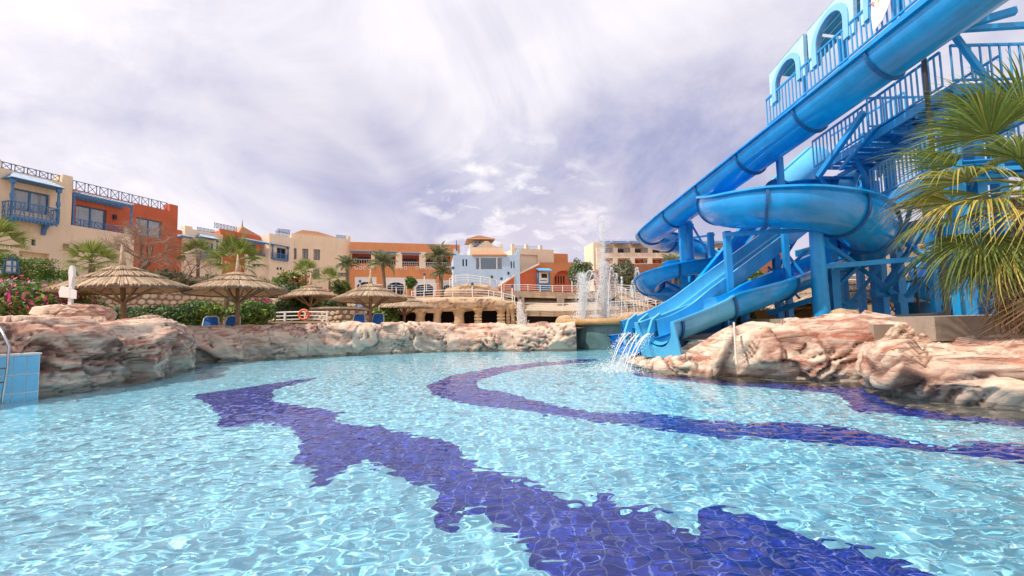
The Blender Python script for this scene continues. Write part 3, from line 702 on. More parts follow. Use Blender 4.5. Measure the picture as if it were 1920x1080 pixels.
# arched wall panels and roof over the top flight
hd = (A1 - A0); hd.z = 0; hd.normalize(); hn = Vector((hd.y, -hd.x, 0))
if hn.y > 0: hn = -hn
def on_plane(px, py, O, nrm):
    d = ray(px, py); t = (O - CP).dot(nrm) / d.dot(nrm); return CP + d * t
AO = A0 - hn * -.0
def arch_panel(TL, TR, BR, BL):
    tl, tr, br, bl = [on_plane(*q, AO, hn) for q in (TL, TR, BR, BL)]
    def P(u, v): return bl.lerp(br, u).lerp(tl.lerp(tr, u), v)
    inn = [(.20, 0), (.20, .42)] + [(.5 - .30 * math.cos(R(t)), .42 + .36 * math.sin(R(t))) for t in range(15, 166, 15)] + [(.80, .42), (.80, 0)]
    out = [(0, 0), (0, .42)] + [(0 if t < 90 else 1, 0) for t in []]
    outp = []
    for u, v in inn:                                  # radial partner on the panel outline
        if v == 0: outp.append((0 if u < .5 else 1, 0)); continue
        dx, dy = u - .5, v - .30; s = min((.5 / abs(dx)) if abs(dx) > 1e-6 else 9e9, (.70 / dy) if dy > 1e-6 else 9e9); outp.append((.5 + dx * s, .30 + dy * s))
    # make sure the corners are there
    m = MB(); n = len(inn); th = hn * .14
    vs = [P(*q) for q in inn] + [P(*q) for q in outp] + [P(*q) - th for q in inn] + [P(*q) - th for q in outp]
    fs = []
    for i in range(n - 1):
        fs += [(i, i + 1, n + i + 1, n + i), (2 * n + i, 3 * n + i, 3 * n + i + 1, 2 * n + i + 1), (i, 2 * n + i, 2 * n + i + 1, i + 1), (n + i, n + i + 1, 3 * n + i + 1, 3 * n + i)]
    fs += [(0, n, 3 * n, 2 * n), (n - 1, 2 * n + n - 1, 3 * n + n - 1, 2 * n - 1)]
    m.add(vs, fs)
    c1, c2 = P(0, 1), P(1, 1)                         # corner fillers
    for (u, v), c in (((0, 1), c1), ((1, 1), c2)):
        k = [i for i in range(n) if (outp[i][0] < .5) == (u == 0)]
        i1 = max(k, key=lambda i: outp[i][1] if outp[i][0] in (0, 1) else -1)
        side = [i for i in k if abs(outp[i][0] - u) < 1e-6]; topi = [i for i in range(n) if abs(outp[i][1] - 1) < 1e-6]
        i1 = max(side, key=lambda i: outp[i][1]); i2 = (min if u == 0 else max)(topi)
        m.add([vs[n + i1], c, vs[n + i2], vs[n + i1] - th, c - th, vs[n + i2] - th], [(0, 1, 2), (5, 4, 3), (0, 3, 4, 1), (1, 4, 5, 2)])
    o = m.build('arch_panel', MT['arch'], TW)
    tr_ = MB(); o2 = []
    for u, v in inn:
        if v <= .42 and v >= 0 and u in (.20, .80): o2.append((u + (-.11 if u < .5 else .11), v))
        else:
            dx, dy = u - .5, v - .42; L_ = math.hypot(dx, dy); o2.append((.5 + dx * (1 + .11 / L_), .42 + dy * (1 + .11 / L_)))
    vs = [P(*q) + hn * .05 for q in inn] + [P(*q) + hn * .05 for q in o2] + [P(*q) - hn * .15 for q in inn] + [P(*q) + hn * .0 for q in o2]
    fs = []
    for i in range(n - 1): fs += [(i, i + 1, n + i + 1, n + i), (i, 2 * n + i, 2 * n + i + 1, i + 1), (n + i, n + i + 1, 3 * n + i + 1, 3 * n + i)]
    tr_.add(vs, fs + [(0, n, 3 * n, 2 * n), (n - 1, 3 * n - 1, 4 * n - 1, 2 * n - 1)]); tr_.build('arch_trim', MT['archtrim'], o)
    # roof boards behind the panel head
    rb = MB(); back = rA * 1.5
    for k in range(5):
        q0, q1 = P(0, .97), P(1, .97); f0, f1 = k / 5, (k + .92) / 5
        rb.add([q0 + back * f0, q1 + back * f0, q1 + back * f1, q0 + back * f1, q0 + back * f0 + Vector((0, 0, .03)), q1 + back * f0 + Vector((0, 0, .03)), q1 + back * f1 + Vector((0, 0, .03)), q0 + back * f1 + Vector((0, 0, .03))], [(0, 1, 2, 3), (7, 6, 5, 4), (0, 4, 5, 1), (1, 5, 6, 2), (2, 6, 7, 3), (3, 7, 4, 0)])
    rb.build('roof_board', MT['teal'], o)
    for u in (0, 1):
        q = P(u, .98) + back; g = P(u, 0) + back; MB().bar(g, q, .09).build('back_post', MT['steel'], o)
arch_panel((1442, 138), (1505, 63), (1509, 140), (1445, 200))
arch_panel((1513, 57), (1598, -42), (1601, 60), (1518, 134))
arch_panel((1612, -46), (1700, -150), (1702, -38), (1614, 50))
# banner hung on the top railing
bp = [on_plane(*q, AO + hn * .12, hn) for q in ((1635, -30), (1668, -46), (1670, 4), (1655, 38), (1638, 60), (1634, 30))]
bm_ = MB(); bm_.add(bp + [p_ + hn * .02 for p_ in bp], [tuple(range(6)), tuple(range(11, 5, -1))] + [(i, (i + 1) % 6, (i + 1) % 6 + 6, i + 6) for i in range(6)])
bn = bm_.build('banner', mat('white_banner_cloth', (.85, .83, .85), .9, .1, 6, .6, 5))
tag(bn, 'white cloth banner with coloured lettering tied to tower railing', 'banner')
for k, (ch, colr) in enumerate(zip('FZIL', ((.8, .12, .1), (.9, .6, .05), (.2, .3, .7), (.5, .15, .5)))):
    cu = bpy.data.curves.new('letter', 'FONT'); cu.body = ch; cu.size = .22; cu.extrude = .004
    to = bpy.data.objects.new('letter', cu); COL.objects.link(to)
    me_ = to.to_mesh().copy(); bpy.data.objects.remove(to)
    me_.materials.append(mat('banner_ink_' + ch, colr, .8, .05, 5, 0))
    o = obj('letter', me_, bn)
    base = on_plane(1638 + 7.5 * k, 14 - 8.5 * k, AO + hn * .145, hn); zx = -hn
    xa = Vector((-hn.y, hn.x, 0)); xa = xa if xa.x > 0 else -xa; za = Vector((0, 0, 1)); xa = (xa * .8 + za * .55).normalized(); za = hn.cross(xa).normalized(); za = za if za.z > 0 else -za
    o.matrix_world = Matrix.Translation(base) @ Matrix((xa, za, hn)).transposed().to_4x4()
# tower columns and bracing
for q in [(1588, 330, 17.2, .2), (1648, 250, 16.2, .24), (1661, 340, 16.9, .22), (1692, 300, 15.6, .26), (1620, 300, 17.6, .2), (1812, 190, 12.2, .34), (1838, 190, 13.2, .26), (1858, 190, 12.6, .28), (1757, 230, 13.6, .16), (1482, 268, 14.6, .16), (1900, 150, 14.2, .3)]: post(TW, *q)
for q in [(1778, 84, 11.8, .1, 'black'), (1808, 380, 13.6, .12, 'black'), (1655, 470, 16.4, .12, 'black')]:
    b_ = at(q[0], 600, q[2]); MB().tube([(b_.x, b_.y, gz(b_.x, b_.y)), (b_.x, b_.y, at(q[0], q[1], q[2]).z)], q[3] * .6, 10).build('drain_pipe', MT['black'], TW)
for A, B_, w in [((1535, 330, 15.4), (1620, 210, 13.6), .16), ((1575, 318, 15.2), (1640, 240, 13.8), .1), ((1660, 90, 11.6), (1905, 20, 10.4), .16), ((1720, 60, 11.2), (1960, 45, 11), .13), ((1785, 60, 11.4), (1880, 190, 11.4), .12), ((1640, 410, 15.6), (1760, 500, 12.8), .14), ((1655, 540, 15.6), (1740, 420, 13.5), .12), ((1650, 550, 15.4), (1730, 480, 13.6), .12), ((1700, 556, 14.6), (1770, 490, 13.4), .13), ((1610, 500, 15.8), (1690, 560, 15.0), .14), ((1592, 572, 16.2), (1650, 500, 15.6), .12), ((1510, 530, 15.8), (1590, 572, 16), .12), ((1545, 560, 15.2), (1620, 490, 15.4), .11), ((1770, 500, 13), (1850, 440, 12.2), .14), ((1800, 520, 12.6), (1890, 470, 12.2), .14), ((1640, 405, 15), (1760, 340, 12.4), .14), ((1585, 392, 16.2), (1700, 350, 15.0), .12), ((1440, 245, 16.2), (1390, 300, 17.2), .1)]: strut(TW, A, B_, w)
for q in [(1650, 548, 15.4), (1692, 558, 15.0), (1590, 572, 16.1), (1550, 560, 14.9)]:
    p = at(*q); MB().box(p.x - .25, p.x + .25, p.y - .14, p.y + .14, p.z - .16, p.z + .12).build('gusset', MT['steel'], TW)
E0, E1 = at(1560, 300, 18.2), at(1700, 225, 15.4)
rE = tower_deck(E0, E1, 1.5); tower_rail(E0, E1, .17, 1.0)
for k in range(7):
    f = k / 6; p = B0.lerp(B1, f); q = p + rB * 1.9; MB().bar(p + Vector((0, 0, -.30)), q + Vector((0, 0, -.30)), .07, .1).build('cross_beam', MT['steel'], TW)
    p = C0.lerp(C1, f); q = p + rC * 1.9; MB().bar(p + Vector((0, 0, -.30)), q + Vector((0, 0, -.30)), .07, .1).build('cross_beam', MT['steel'], TW)
for A, B_, w in [((1530, 322, 16.3), (1588, 400, 17), .1), ((1600, 285, 15.2), (1655, 400, 16), .1), ((1690, 220, 13.4), (1648, 330, 16), .12), ((1700, 230, 13.4), (1757, 300, 13.6), .1), ((1640, 380, 15.4), (1692, 470, 15.4), .1), ((1720, 350, 13.6), (1692, 440, 15.4), .1), ((1495, 445, 16), (1460, 500, 15.6), .07), ((1440, 500, 16), (1500, 560, 15.6), .07)]: strut(TW, A, B_, w)
# second small coil slide behind the tower
S4 = empty('water_slide', (0, 0, 0), label='coiled bright blue slide behind scaffolding at the far right', cat='water slide')
cp = [at(*q) for q in [(1890, 430, 21), (1820, 470, 20.4), (1740, 532, 20.2), (1712, 560, 21.2), (1735, 572, 22.4), (1790, 566, 22.6), (1850, 566, 21.4), (1900, 572, 20)]]
flume(S4, cp, .85, 130, (0, 0, 8, 14, 14, 8, 0, 0), 2.0)
cp = [at(*q) for q in [(1880, 470, 16.5), (1826, 440, 16.8), (1790, 470, 17.6), (1830, 505, 18.4), (1900, 520, 18)]]
flume(S4, cp, .6, 110, (0, 8, 12, 8, 0), 2.0)
SC = empty('scaffold', (0, 0, 0), label='thin black tube scaffold with crossed braces in front of coil slide', cat='scaffold')
for px_ in (1668, 1724, 1774):
    b_ = at(px_, 600, 17.5); MB().tube([(b_.x, b_.y, gz(b_.x, b_.y)), (b_.x, b_.y, at(px_, 488, 17.5).z)], .045, 6).build('upright', MT['black'], SC)
for A, B_ in [((1668, 500), (1774, 505)), ((1668, 520), (1724, 580)), ((1724, 520), (1668, 585)), ((1724, 585), (1774, 520)), ((1774, 585), (1724, 520)), ((1774, 535), (1800, 535)), ((1774, 566), (1800, 566))]: strut(SC, (*A, 17.5), (*B_, 17.5), .05, 'black', 'tube', True)
# pipe, kerb blocks and plant deck behind the right rocks
pz = gz(9, 9)
MB().tube([at(1645, 598, 10.5), at(1760, 592, 10.2), at(1768, 592, 10.0)], .075, 10).build('black_pipe', MT['black'])
tag(bpy.data.objects['black_pipe'], 'thick black pipe lying behind the right rocks', 'pipe')
def pixbox(name, mtl, px0, px1, pyt, pyb, Y, dep, parent=None, zb=None):
    a, b = at(px0, pyb, Y), at(px1, pyt, Y)
    return MB().box(a.x, b.x, Y, Y + dep, a.z if zb is None else zb, b.z).build(name, mtl, parent)
tag(pixbox('concrete_block', MT['greyconc'], 1756, 1990, 588, 640, 8.6, 1.5), 'brown rendered concrete block under the palm', 'concrete block')
tag(pixbox('concrete_wall', MT['greyconc'], 1640, 1752, 606, 640, 9.2, .4), 'low grey concrete upstand behind the right rocks', 'concrete wall')
tag(pixbox('concrete_slab', MT['greyconc'], 1480, 1560, 596, 625, 11.6, 2.0), 'flat grey slab under the big slide column', 'concrete slab')
for k in range(6):
    a, b = at(1655 + 14 * k, 604 - (k % 2) * 2, 10.0 + .1 * k), at(1700 + 12 * k, 602 - (k % 3), 10.1 + .1 * k)
    tag(MB().bar(a, b, .06, .04).build('pipe_offcut', MT[('white', 'steellight')[k % 2]]), ['%s white plastic pipe offcut from the left by the black pipe', '%s light blue steel offcut from the left by the black pipe'][k % 2] % ('first', 'second', 'third')[k // 2], 'offcut', 'offcuts behind the right rocks')

# ================================================================== FOUNTAIN
FT = empty('fountain', (0, 0, 0), label='round stone fountain basin with tall white water jets', cat='fountain')
fc = at(1150, 640, 23.2); FR = 2.45
MB().lathe([(FR - .25, -.9), (FR - .2, .2), (FR - .15, .85), (FR - .2, 1.1)], 48, (fc.x, fc.y, 0)).build('basin_wall', mat('wet_green_stone', (.12, .19, .18), .35, .5, 1.6, .6, 8, col2=(.05, .10, .11), dirt=.5), FT, True)
MB().lathe([(FR - .3, 1.08), (FR + .02, 1.10), (FR + .08, 1.18), (FR + .05, 1.36), (FR - .1, 1.40), (FR - .5, 1.38), (FR - .5, 1.1)], 48, (fc.x, fc.y, 0)).build('rim', mat('ochre_rim', (.45, .25, .09), .6, .4, 3, .4, 10), FT, True)
MB().lathe([(0, 1.30), (FR - .45, 1.30)], 32, (fc.x, fc.y, 0)).build('basin_water', bpy.data.materials['pool_water'], FT)
def spray_mat():
    m, N, L, b = nodes_of('spray_water')
    b.inputs['Base Color'].default_value = (1, 1, 1, 1); b.inputs['Roughness'].default_value = .3; b.inputs['IOR'].default_value = 1.2
    b.inputs['Transmission Weight'].default_value = .28
    return m
MT['spray'] = spray_mat()
_oct = [(1, 0, 0), (-1, 0, 0), (0, 1, 0), (0, -1, 0), (0, 0, 1), (0, 0, -1)]
_octf = [(0, 2, 4), (2, 1, 4), (1, 3, 4), (3, 0, 4), (2, 0, 5), (1, 2, 5), (3, 1, 5), (0, 3, 5)]
def drops(mb, pts, r0, r1, stretch=1.6):
    for p in pts:
        r = random.uniform(r0, r1); mb.add([(p[0] + x * r, p[1] + y * r, p[2] + z * r * stretch) for x, y, z in _oct], _octf)
def jet(parent, p0, v, T, n, spread, r0, r1, name='jet', core=True):
    m = MB(); pts = []
    for k in range(n):
        t = T * (random.random() ** .85); s = spread * (.15 + t / T)
        pts.append((p0.x + v.x * t + random.gauss(0, s), p0.y + v.y * t + random.gauss(0, s), p0.z + v.z * t - 4.9 * t * t + random.gauss(0, s * .6)))
    drops(m, [q for q in pts if q[2] > .2], r0, r1)
    if core: m.tube([(p0.x + v.x * t, p0.y + v.y * t, p0.z + v.z * t - 4.9 * t * t) for t in [T * .42 * k / 10 for k in range(11)]], [.022 * (1 - .07 * k) for k in range(11)], 6)
    return m.build(name, MT['spray'], parent, fix=False)
fb = Vector((fc.x, fc.y, 1.32))
c0 = Vector((at(1136, 600, 22.8).x, 22.8, 1.35))
def plume(p, H, n, s0, s1, r0, r1):
    m = MB(); pts = []
    for k in range(n):
        u = random.random(); h = H * u ** 1.5; s_ = s0 + (s1 - s0) * (1 - h / H) ** .7 * random.random() if random.random() < .5 else s0 * (.4 + h / H)
        pts.append((p.x + random.gauss(.0, s_), p.y + random.gauss(0, s_), p.z + h + random.gauss(0, .05)))
    drops(m, pts, r0, r1); tag(m.build('jet', MT['spray'], FT, fix=False), kind='stuff')
plume(c0, 5.2, 8000, .06, .80, .005, .015)
plume(c0, 2.9, 9000, .12, .55, .005, .016)
plume(Vector((at(1095, 600, 22.4).x, 22.4, 1.35)), 2.3, 7500, .13, .45, .005, .015)
for k in range(18):
    an = 2 * math.pi * k / 18 + .2; p0 = fb + Vector((math.cos(an), math.sin(an), 0)) * (FR - .6)
    v = Vector((math.cos(an) * -.75, math.sin(an) * -.6, 7.0 - .7 * (k % 3))) + Vector((.25, 0, 0))
    jet(FT, p0, v, 1.4, 320, .035, .006, .016)
    MB().tube([p0 - Vector((0, 0, .1)), p0 + Vector((0, 0, .1))], .03, 6).build('nozzle', MT['black'], FT)
# water leaving the slides
def stream(parent, p, d, drop, name='water_stream', w=.1):
    m = MB(); T = math.sqrt(2 * drop / 9.8)
    for s in range(5):
        off = Vector((random.uniform(-w, w), random.uniform(-w, w), random.uniform(-.03, .03))); k_ = random.uniform(.85, 1.15)
        if s < 2: m.tube([p + off * (1 + t * 2) + d * t * k_ - Vector((0, 0, 4.9 * t * t)) for t in [T * i / 9 for i in range(10)]], [.022 - .0018 * i for i in range(10)], 6)
    drops(m, [(p + d * t + Vector((random.gauss(0, .05 + t * .1), random.gauss(0, .05 + t * .1), random.gauss(0, .03) - 4.9 * t * t))) for t in [random.random() * T for _ in range(380)]], .004, .011)
    e = p + d * T
    drops(m, [(e.x + random.gauss(0, .30), e.y + random.gauss(0, .30), random.random() ** 3 * .22) for _ in range(420)], .004, .013, 1)
    return m.build(name, MT['spray'], parent, fix=False)
pe, re_, ue = fr1[-1]; de = (fr1[-1][0] - fr1[-3][0]).normalized(); stream(S1, pe - ue * .5, de * 2.2, pe.z - .5)
p2_, r2_, u2_ = fr2[-1]; d2 = (fr2[-1][0] - fr2[-3][0]).normalized()
for dx in (-.40, 0, .40): stream(S2, p2_ + r2_ * dx - u2_ * .05, d2 * 2.4, p2_.z - .05)
# ================================================================== BUILDINGS
def glass_mat():
    m, N, L, b = nodes_of('window_glass')
    fr = N.new('ShaderNodeFresnel'); fr.inputs[0].default_value = 1.5; tr = N.new('ShaderNodeBsdfTransparent'); gl = N.new('ShaderNodeBsdfGlossy'); gl.inputs['Roughness'].default_value = .03
    tr.inputs[0].default_value = (.95, .97, .98, 1); mx = N.new('ShaderNodeMixShader'); L.new(fr.outputs[0], mx.inputs[0]); L.new(tr.outputs[0], mx.inputs[1]); L.new(gl.outputs[0], mx.inputs[2])
    L.new(mx.outputs[0], N['Material Output'].inputs[0]); return m
MT['glass'] = glass_mat()
MT['curtain'] = mat('white_curtain', (.88, .86, .86), .9, .08, 3, 0)
class Bld:
    """a building: local x runs along the front, y goes into the building, z up"""
    def __init__(s, name, label, p0, Y0, p1, Y1, cat='building', group=None):
        a, b = at(p0, 560, Y0), at(p1, 560, Y1); d = Vector((b.x - a.x, b.y - a.y, 0)).normalized()
        s.O = Vector((a.x, a.y, 0)); s.d = d; s.n = Vector((d.y, -d.x, 0)); s.len = (Vector((b.x, b.y, 0)) - s.O).length
        s.root = empty(name, s.O, math.atan2(d.y, d.x), label, cat, group)
    def P(s, px, py, off=0.0):
        r = ray(px, py); O = s.O - s.n * off; t = (O - CP).dot(s.n) / r.dot(s.n); w = CP + r * t
        return (w - O).dot(s.d), w.z
    def rect(s, px0, pyt, px1, pyb, off=0.0):
        x0, z1 = s.P(px0, pyt, off); x1, z0 = s.P(px1, pyb, off); return x0, x1, z0, z1
    def box(s, name, mtl, x0, x1, y0, y1, z0, z1, parent=None):
        return MB().box(x0, x1, y0, y1, z0, z1).build(name, MT[mtl], parent or s.root)
    def wall(s, mtl, x0, x1, z0, z1, holes=(), y0=0.0, y1=.35, name='wall', depth=None):
        xs = sorted({x0, x1, *[h[0] for h in holes], *[h[1] for h in holes]}); zs = sorted({z0, z1, *[h[2] for h in holes], *[h[3] for h in holes]})
        xs = [x for x in xs if x0 <= x <= x1]; zs = [z for z in zs if z0 <= z <= z1]; m = MB()
        for i in range(len(xs) - 1):
            run = None
            for j in range(len(zs) - 1):
                cx, cz = (xs[i] + xs[i + 1]) / 2, (zs[j] + zs[j + 1]) / 2
                solid = not any(h[0] < cx < h[1] and h[2] < cz < h[3] for h in holes)
                if solid and run is None: run = zs[j]
                if run is not None and (not solid or j == len(zs) - 2):
                    m.box(xs[i], xs[i + 1], y0, y1, run, zs[j + 1] if solid else zs[j]); run = None
        if depth: m.box(x0, x1, y1 + .01, depth, z0, z1 - .3)
        return m.build(name, MT[mtl], s.root)
    def window(s, h, y=.16, frame='bluewood', leaves=2, curtain=True, arch=False, fw=.09, back='dark'):
        x0, x1, z0, z1 = h; m = MB()
        m.box(x0, x1, y, y + .07, z0, z0 + fw); m.box(x0, x1, y, y + .07, z1 - fw, z1); m.box(x0, x0 + fw, y, y + .07, z0 + fw, z1 - fw); m.box(x1 - fw, x1, y, y + .07, z0 + fw, z1 - fw)
        for k in range(1, leaves):
            c = x0 + (x1 - x0) * k / leaves; m.box(c - fw * .6, c + fw * .6, y - .01, y + .06, z0 + fw, z1 - fw)
        o = m.build('window', MT[frame], s.root)
        for k in range(leaves):
            a, b = x0 + (x1 - x0) * k / leaves + fw * .6, x0 + (x1 - x0) * (k + 1) / leaves - fw * .6
            MB().box(a, b, y + .03, y + .04, z0 + fw, z1 - fw).build('pane', MT['glass'], o)
        if curtain:
            c = MB(); n = 40; v = []
            for k in range(n + 1):
                xx = x0 + .05 + (x1 - x0 - .1) * k / n; yy = y + .10 + .035 * math.sin(k * 1.9) + .02 * math.sin(k * .7)
                v += [(xx, yy, z0 + .02), (xx, yy, z1 - .04)]
            c.add(v, [(2 * k, 2 * k + 2, 2 * k + 3, 2 * k + 1) for k in range(n)]); c.build('curtain', MT['curtain'], o, True)
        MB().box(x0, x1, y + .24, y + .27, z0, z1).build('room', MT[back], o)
        return o
    def xrail(s, x0, x1, z, h=.75, y=.18, n=5, mtl='darkblue', z2=None):
        z2 = z if z2 is None else z2; m = MB(); zf = lambda x: z + (z2 - z) * (x - x0) / (x1 - x0)
        m.bar((x0, y, z + h), (x1, y, z2 + h), .05); m.bar((x0, y, z + .06), (x1, y, z2 + .06), .035)
        o = m.build('roof_railing', MT[mtl], s.root); w = (x1 - x0) / n
        for k in range(n):
            a, b = x0 + w * k + w * .14, x0 + w * (k + 1) - w * .14; q = MB(); za, zb = zf(a), zf(b)
            q.bar((a, y, za), (a, y, za + h), .045); q.bar((b, y, zb), (b, y, zb + h), .045); q.bar((a, y, za + .06), (b, y, zb + h), .035); q.bar((a, y + .012, za + h), (b, y + .012, zb + .06), .035)
            q.build('cross_panel', MT[mtl], o)
    def oriel(s, x0, x1, zf, zr, proj=.95, win=None):
        """blue timber balcony with a slatted roof, carved fringe and brackets"""
        W = x1 - x0; o = s.box('balcony', 'bluewood', x0, x1, -proj, 0, zf, zf + .14); B = MT['bluewood']; h = (zr - zf)
        nt_ = max(8, int(W / .2)); fm = MB().box(.03, W / nt_ * .62, -.015, .05, -.17, 0).mesh('fringe_tooth', B)
        for k in range(nt_): obj('fringe_tooth', fm, o, (x0 + W * k / nt_, -proj, zf))
        for k, (xa, ya, xb, yb) in enumerate(((x0, -proj, x1, -proj), (x0, 0, x0, -proj), (x1, -proj, x1, 0))):
            q = MB(); rh = h * .42; q.bar((xa, ya, zf + rh), (xb, yb, zf + rh), .08); q.bar((xa, ya, zf + .22), (xb, yb, zf + .22), .05)
            Lx = math.hypot(xb - xa, yb - ya); nb = max(3, int(Lx / .24))
            for j in range(nb + 1):
                f = j / nb; p = (xa + (xb - xa) * f, ya + (yb - ya) * f); q.bar((p[0], p[1], zf + .12), (p[0], p[1], zf + rh), .035)
                if j < nb and j % 2 == 0:
                    g = (j + 1) / nb; p2 = (xa + (xb - xa) * g, ya + (yb - ya) * g); q.bar((p[0], p[1], zf + .25), (p2[0], p2[1], zf + rh - .05), .03); q.bar((p[0], p[1], zf + rh - .05), (p2[0], p2[1], zf + .25), .03)
            q.build('balcony_railing', B, o)
        for xx in (x0 + .06, x1 - .06):
            q = MB(); q.box(xx - .06, xx + .06, -proj, -proj + .12, zf + .1, zr); q.box(xx - .14, xx + .14, -proj - .06, -proj + .2, zr - .35, zr - .04); q.box(xx - .10, xx + .10, -proj - .02, -proj + .15, zf + h * .5, zf + h * .62)
            q.build('post', B, o)
            MB().prism([(0, 0), (0, -.75), (-.12, -.75), (-.22, -.45), (-proj * .75, 0)], xx - .1 + (.5 if xx < (x0 + x1) / 2 else -.5), xx + .1 + (.5 if xx < (x0 + x1) / 2 else -.5), 'y')
            q = MB(); bx = xx + (W * .14 if xx < (x0 + x1) / 2 else -W * .14)
            pr = [(0, zf), (0, zf - .8), (-.16, -.0 + zf - .8), (-.3, zf - .35), (-proj * .8, zf - .05), (-proj * .8, zf)]
            n = len(pr); q.add([(bx - .11, y, z) for y, z in pr] + [(bx + .11, y, z) for y, z in pr], [tuple(range(n)), tuple(range(2 * n - 1, n - 1, -1))] + [(i, (i + 1) % n, (i + 1) % n + n, i + n) for i in range(n)])
            q.build('bracket', B, o)
        rf = MB(); ov = .2; rise = h * .22; ins = W * .16
        A = [(x0 - ov, -proj - ov, zr), (x1 + ov, -proj - ov, zr), (x1 + ov, 0, zr), (x0 - ov, 0, zr), (x0 + ins, -.08, zr + rise), (x1 - ins, -.08, zr + rise), (x1 - ins, 0, zr + rise), (x0 + ins, 0, zr + rise)]
        rf.add(A, [(0, 1, 5, 4), (1, 2, 6, 5), (3, 0, 4, 7), (3, 2, 1, 0), (4, 5, 6, 7), (2, 3, 7, 6)]); ro = rf.build('balcony_roof', B, o)
        for k in range(5):
            f = (k + .5) / 5; y = -proj - ov + (proj + ov - .08) * f; z = zr + rise * f; MB().bar((x0 - ov + (ins + ov) * f, y, z + .03), (x1 + ov - (ins + ov) * f, y, z + .03), .16, .045, up=(0, -rise, proj)).build('slat', MT['whiteblue'], ro)
        return o
    def pergola(s, x0, x1, z, y0, y1, post_to=None, n=14):
        o = MB(); o.box(x0, x1, y0, y0 + .12, z - .22, z); o.box(x0, x1, y1 - .1, y1, z - .2, z); r = o.build('pergola', MT['bluewood'], s.root)
        for k in range(n):
            a = x0 + (x1 - x0) * (k + .3) / n; MB().box(a, a + .09, y0 - .25, y1 - .02, z + .003, z + .12).build('slat', MT['whiteblue'], r)
        if post_to is not None:
            for xx in (x0 + .05, x1 - .15): MB().box(xx, xx + .12, y0, y0 + .12, post_to, z - .22).build('post', MT['bluewood'], r)
    def hip(s, x0, x1, y0, y1, z, rise, ridge=.0, ov=.3, name='roof', mtl='rooftile', parent=None):
        m = MB(); xa, xb, ya, yb = x0 - ov, x1 + ov, y0 - ov, y1 + ov; cx, cy = (xa + xb) / 2, (ya + yb) / 2; rl = ridge / 2
        m.add([(xa, ya, z), (xb, ya, z), (xb, yb, z), (xa, yb, z), (cx - rl, cy, z + rise), (cx + rl, cy, z + rise), (xa, ya, z - .12), (xb, ya, z - .12), (xb, yb, z - .12), (xa, yb, z - .12)],
              [(0, 1, 5, 4), (1, 2, 5), (2, 3, 4, 5), (3, 0, 4), (0, 6, 7, 1), (1, 7, 8, 2), (2, 8, 9, 3), (3, 9, 6, 0), (9, 8, 7, 6)])
        ro = m.build(name, MT[mtl], parent or s.root)
        c = MB()
        for k in range(1, 7):                       # tile courses
            f = k / 7; c.bar((xa + (cx - rl - xa) * f, ya + (cy - ya) * f - .02, z + rise * f + .02), (xb + (cx + rl - xb) * f, ya + (cy - ya) * f - .02, z + rise * f + .02), .05, .05)
        c.build('tile_course', MT[mtl], ro); tag(ro.children[0], kind='stuff')
        return ro
MT['whiteblue'] = mat('pale_blue_rail_sunlit_slat', (.55, .66, .80), .6, .25, 5, .1, 20)  # pale railing blue; roof and pergola slats have sun glare put into this colour
ZB = 3.5
# ---------------- left villa
V = Bld('villa', 'beige and terracotta villa with blue timber balcony at the left', 0, 32, 334, 44.3)
x0, z0 = V.P(-70, 330); xe, zt = V.P(117, 341); xp, zp = V.P(137, 331)
hw = V.rect(23, 351, 92, 404); s1 = V.rect(41, 446, 48, 459); s2 = V.rect(59, 448, 67, 461); rec = V.rect(36, 470, 90, 530)
zt = V.P(60, 328.5)[1]
V.wall('beige', x0, xp, ZB, zt, [hw, s1, s2, rec], 0, .4, depth=7)
V.box('parapet_pier', 'beige', V.P(118, 331)[0], xp, .003, 1.0, zt, V.P(127, 329)[1]); V.box('parapet_pier', 'beige', x0, V.P(2, 300)[0], .003, 1.0, zt, V.P(1, 299)[1])
V.xrail(V.P(3, 310)[0], V.P(117, 330)[0], zt, V.P(60, 315.5)[1] - zt, n=5)
V.window(hw, .18, leaves=2)
V.oriel(V.P(19, 411, -.95)[0], V.P(110, 427, -.95)[0], V.P(60, 418)[1], V.P(60, 350)[1] + .1)
for h in (s1, s2): V.window(h, .2, leaves=1, curtain=False, fw=.07)
V.box('recess', 'redroom', rec[0] + .003, rec[1] - .003, .6, .7, rec[2], rec[3])
xr, zr = V.P(334, 384.5, 1.3); xq, zq = V.P(318, 395, 1.3)
rx0 = xp + .003
hd_ = V.rect(143, 383, 198, 441, 1.3); hr_ = V.rect(256, 406.5, 303, 448, 1.3)
zrt = V.P(230, 376, 1.3)[1]
V.wall('red', rx0, xr, ZB, zrt, [hd_, hr_], 1.3, 1.7, depth=8)
V.box('parapet_pier', 'red', V.P(319, 386, 1.3)[0], xr, 1.303, 2.2, zrt, zrt + .75)
V.xrail(rx0 + .1, V.P(318, 386, 1.3)[0], zrt, .8, 1.5, n=10)
for h in (hd_, hr_):
    o = V.window(h, 1.45, leaves=2)
tx = V.P(252, 440)[0]; tz = V.P(190, 431)[1]
V.wall('beige', rx0, tx, ZB, tz, [V.rect(190, 466, 196, 478)], .002, .4, name='terrace_wall')
V.box('terrace_floor', 'concrete', rx0, tx, .41, 1.29, tz - .9, tz - .8); V.box('terrace_pier', 'beige', V.P(236, 430)[0], tx, .0, .42, tz + .003, V.P(243, 427)[1])
V.xrail(rx0 + .1, V.P(235, 430)[0], tz - .02, .62, .2, n=5, mtl='bluewood')
V.pergola(rx0 + .05, V.P(250, 388, 0)[0], V.P(190, 372, 0)[1], .0, 1.29, tz, 17)
lx, lz = V.P(214, 407, 1.3); V.box('wall_lamp', 'black', lx - .12, lx + .12, 1.12, 1.295, lz - .2, lz + .2)
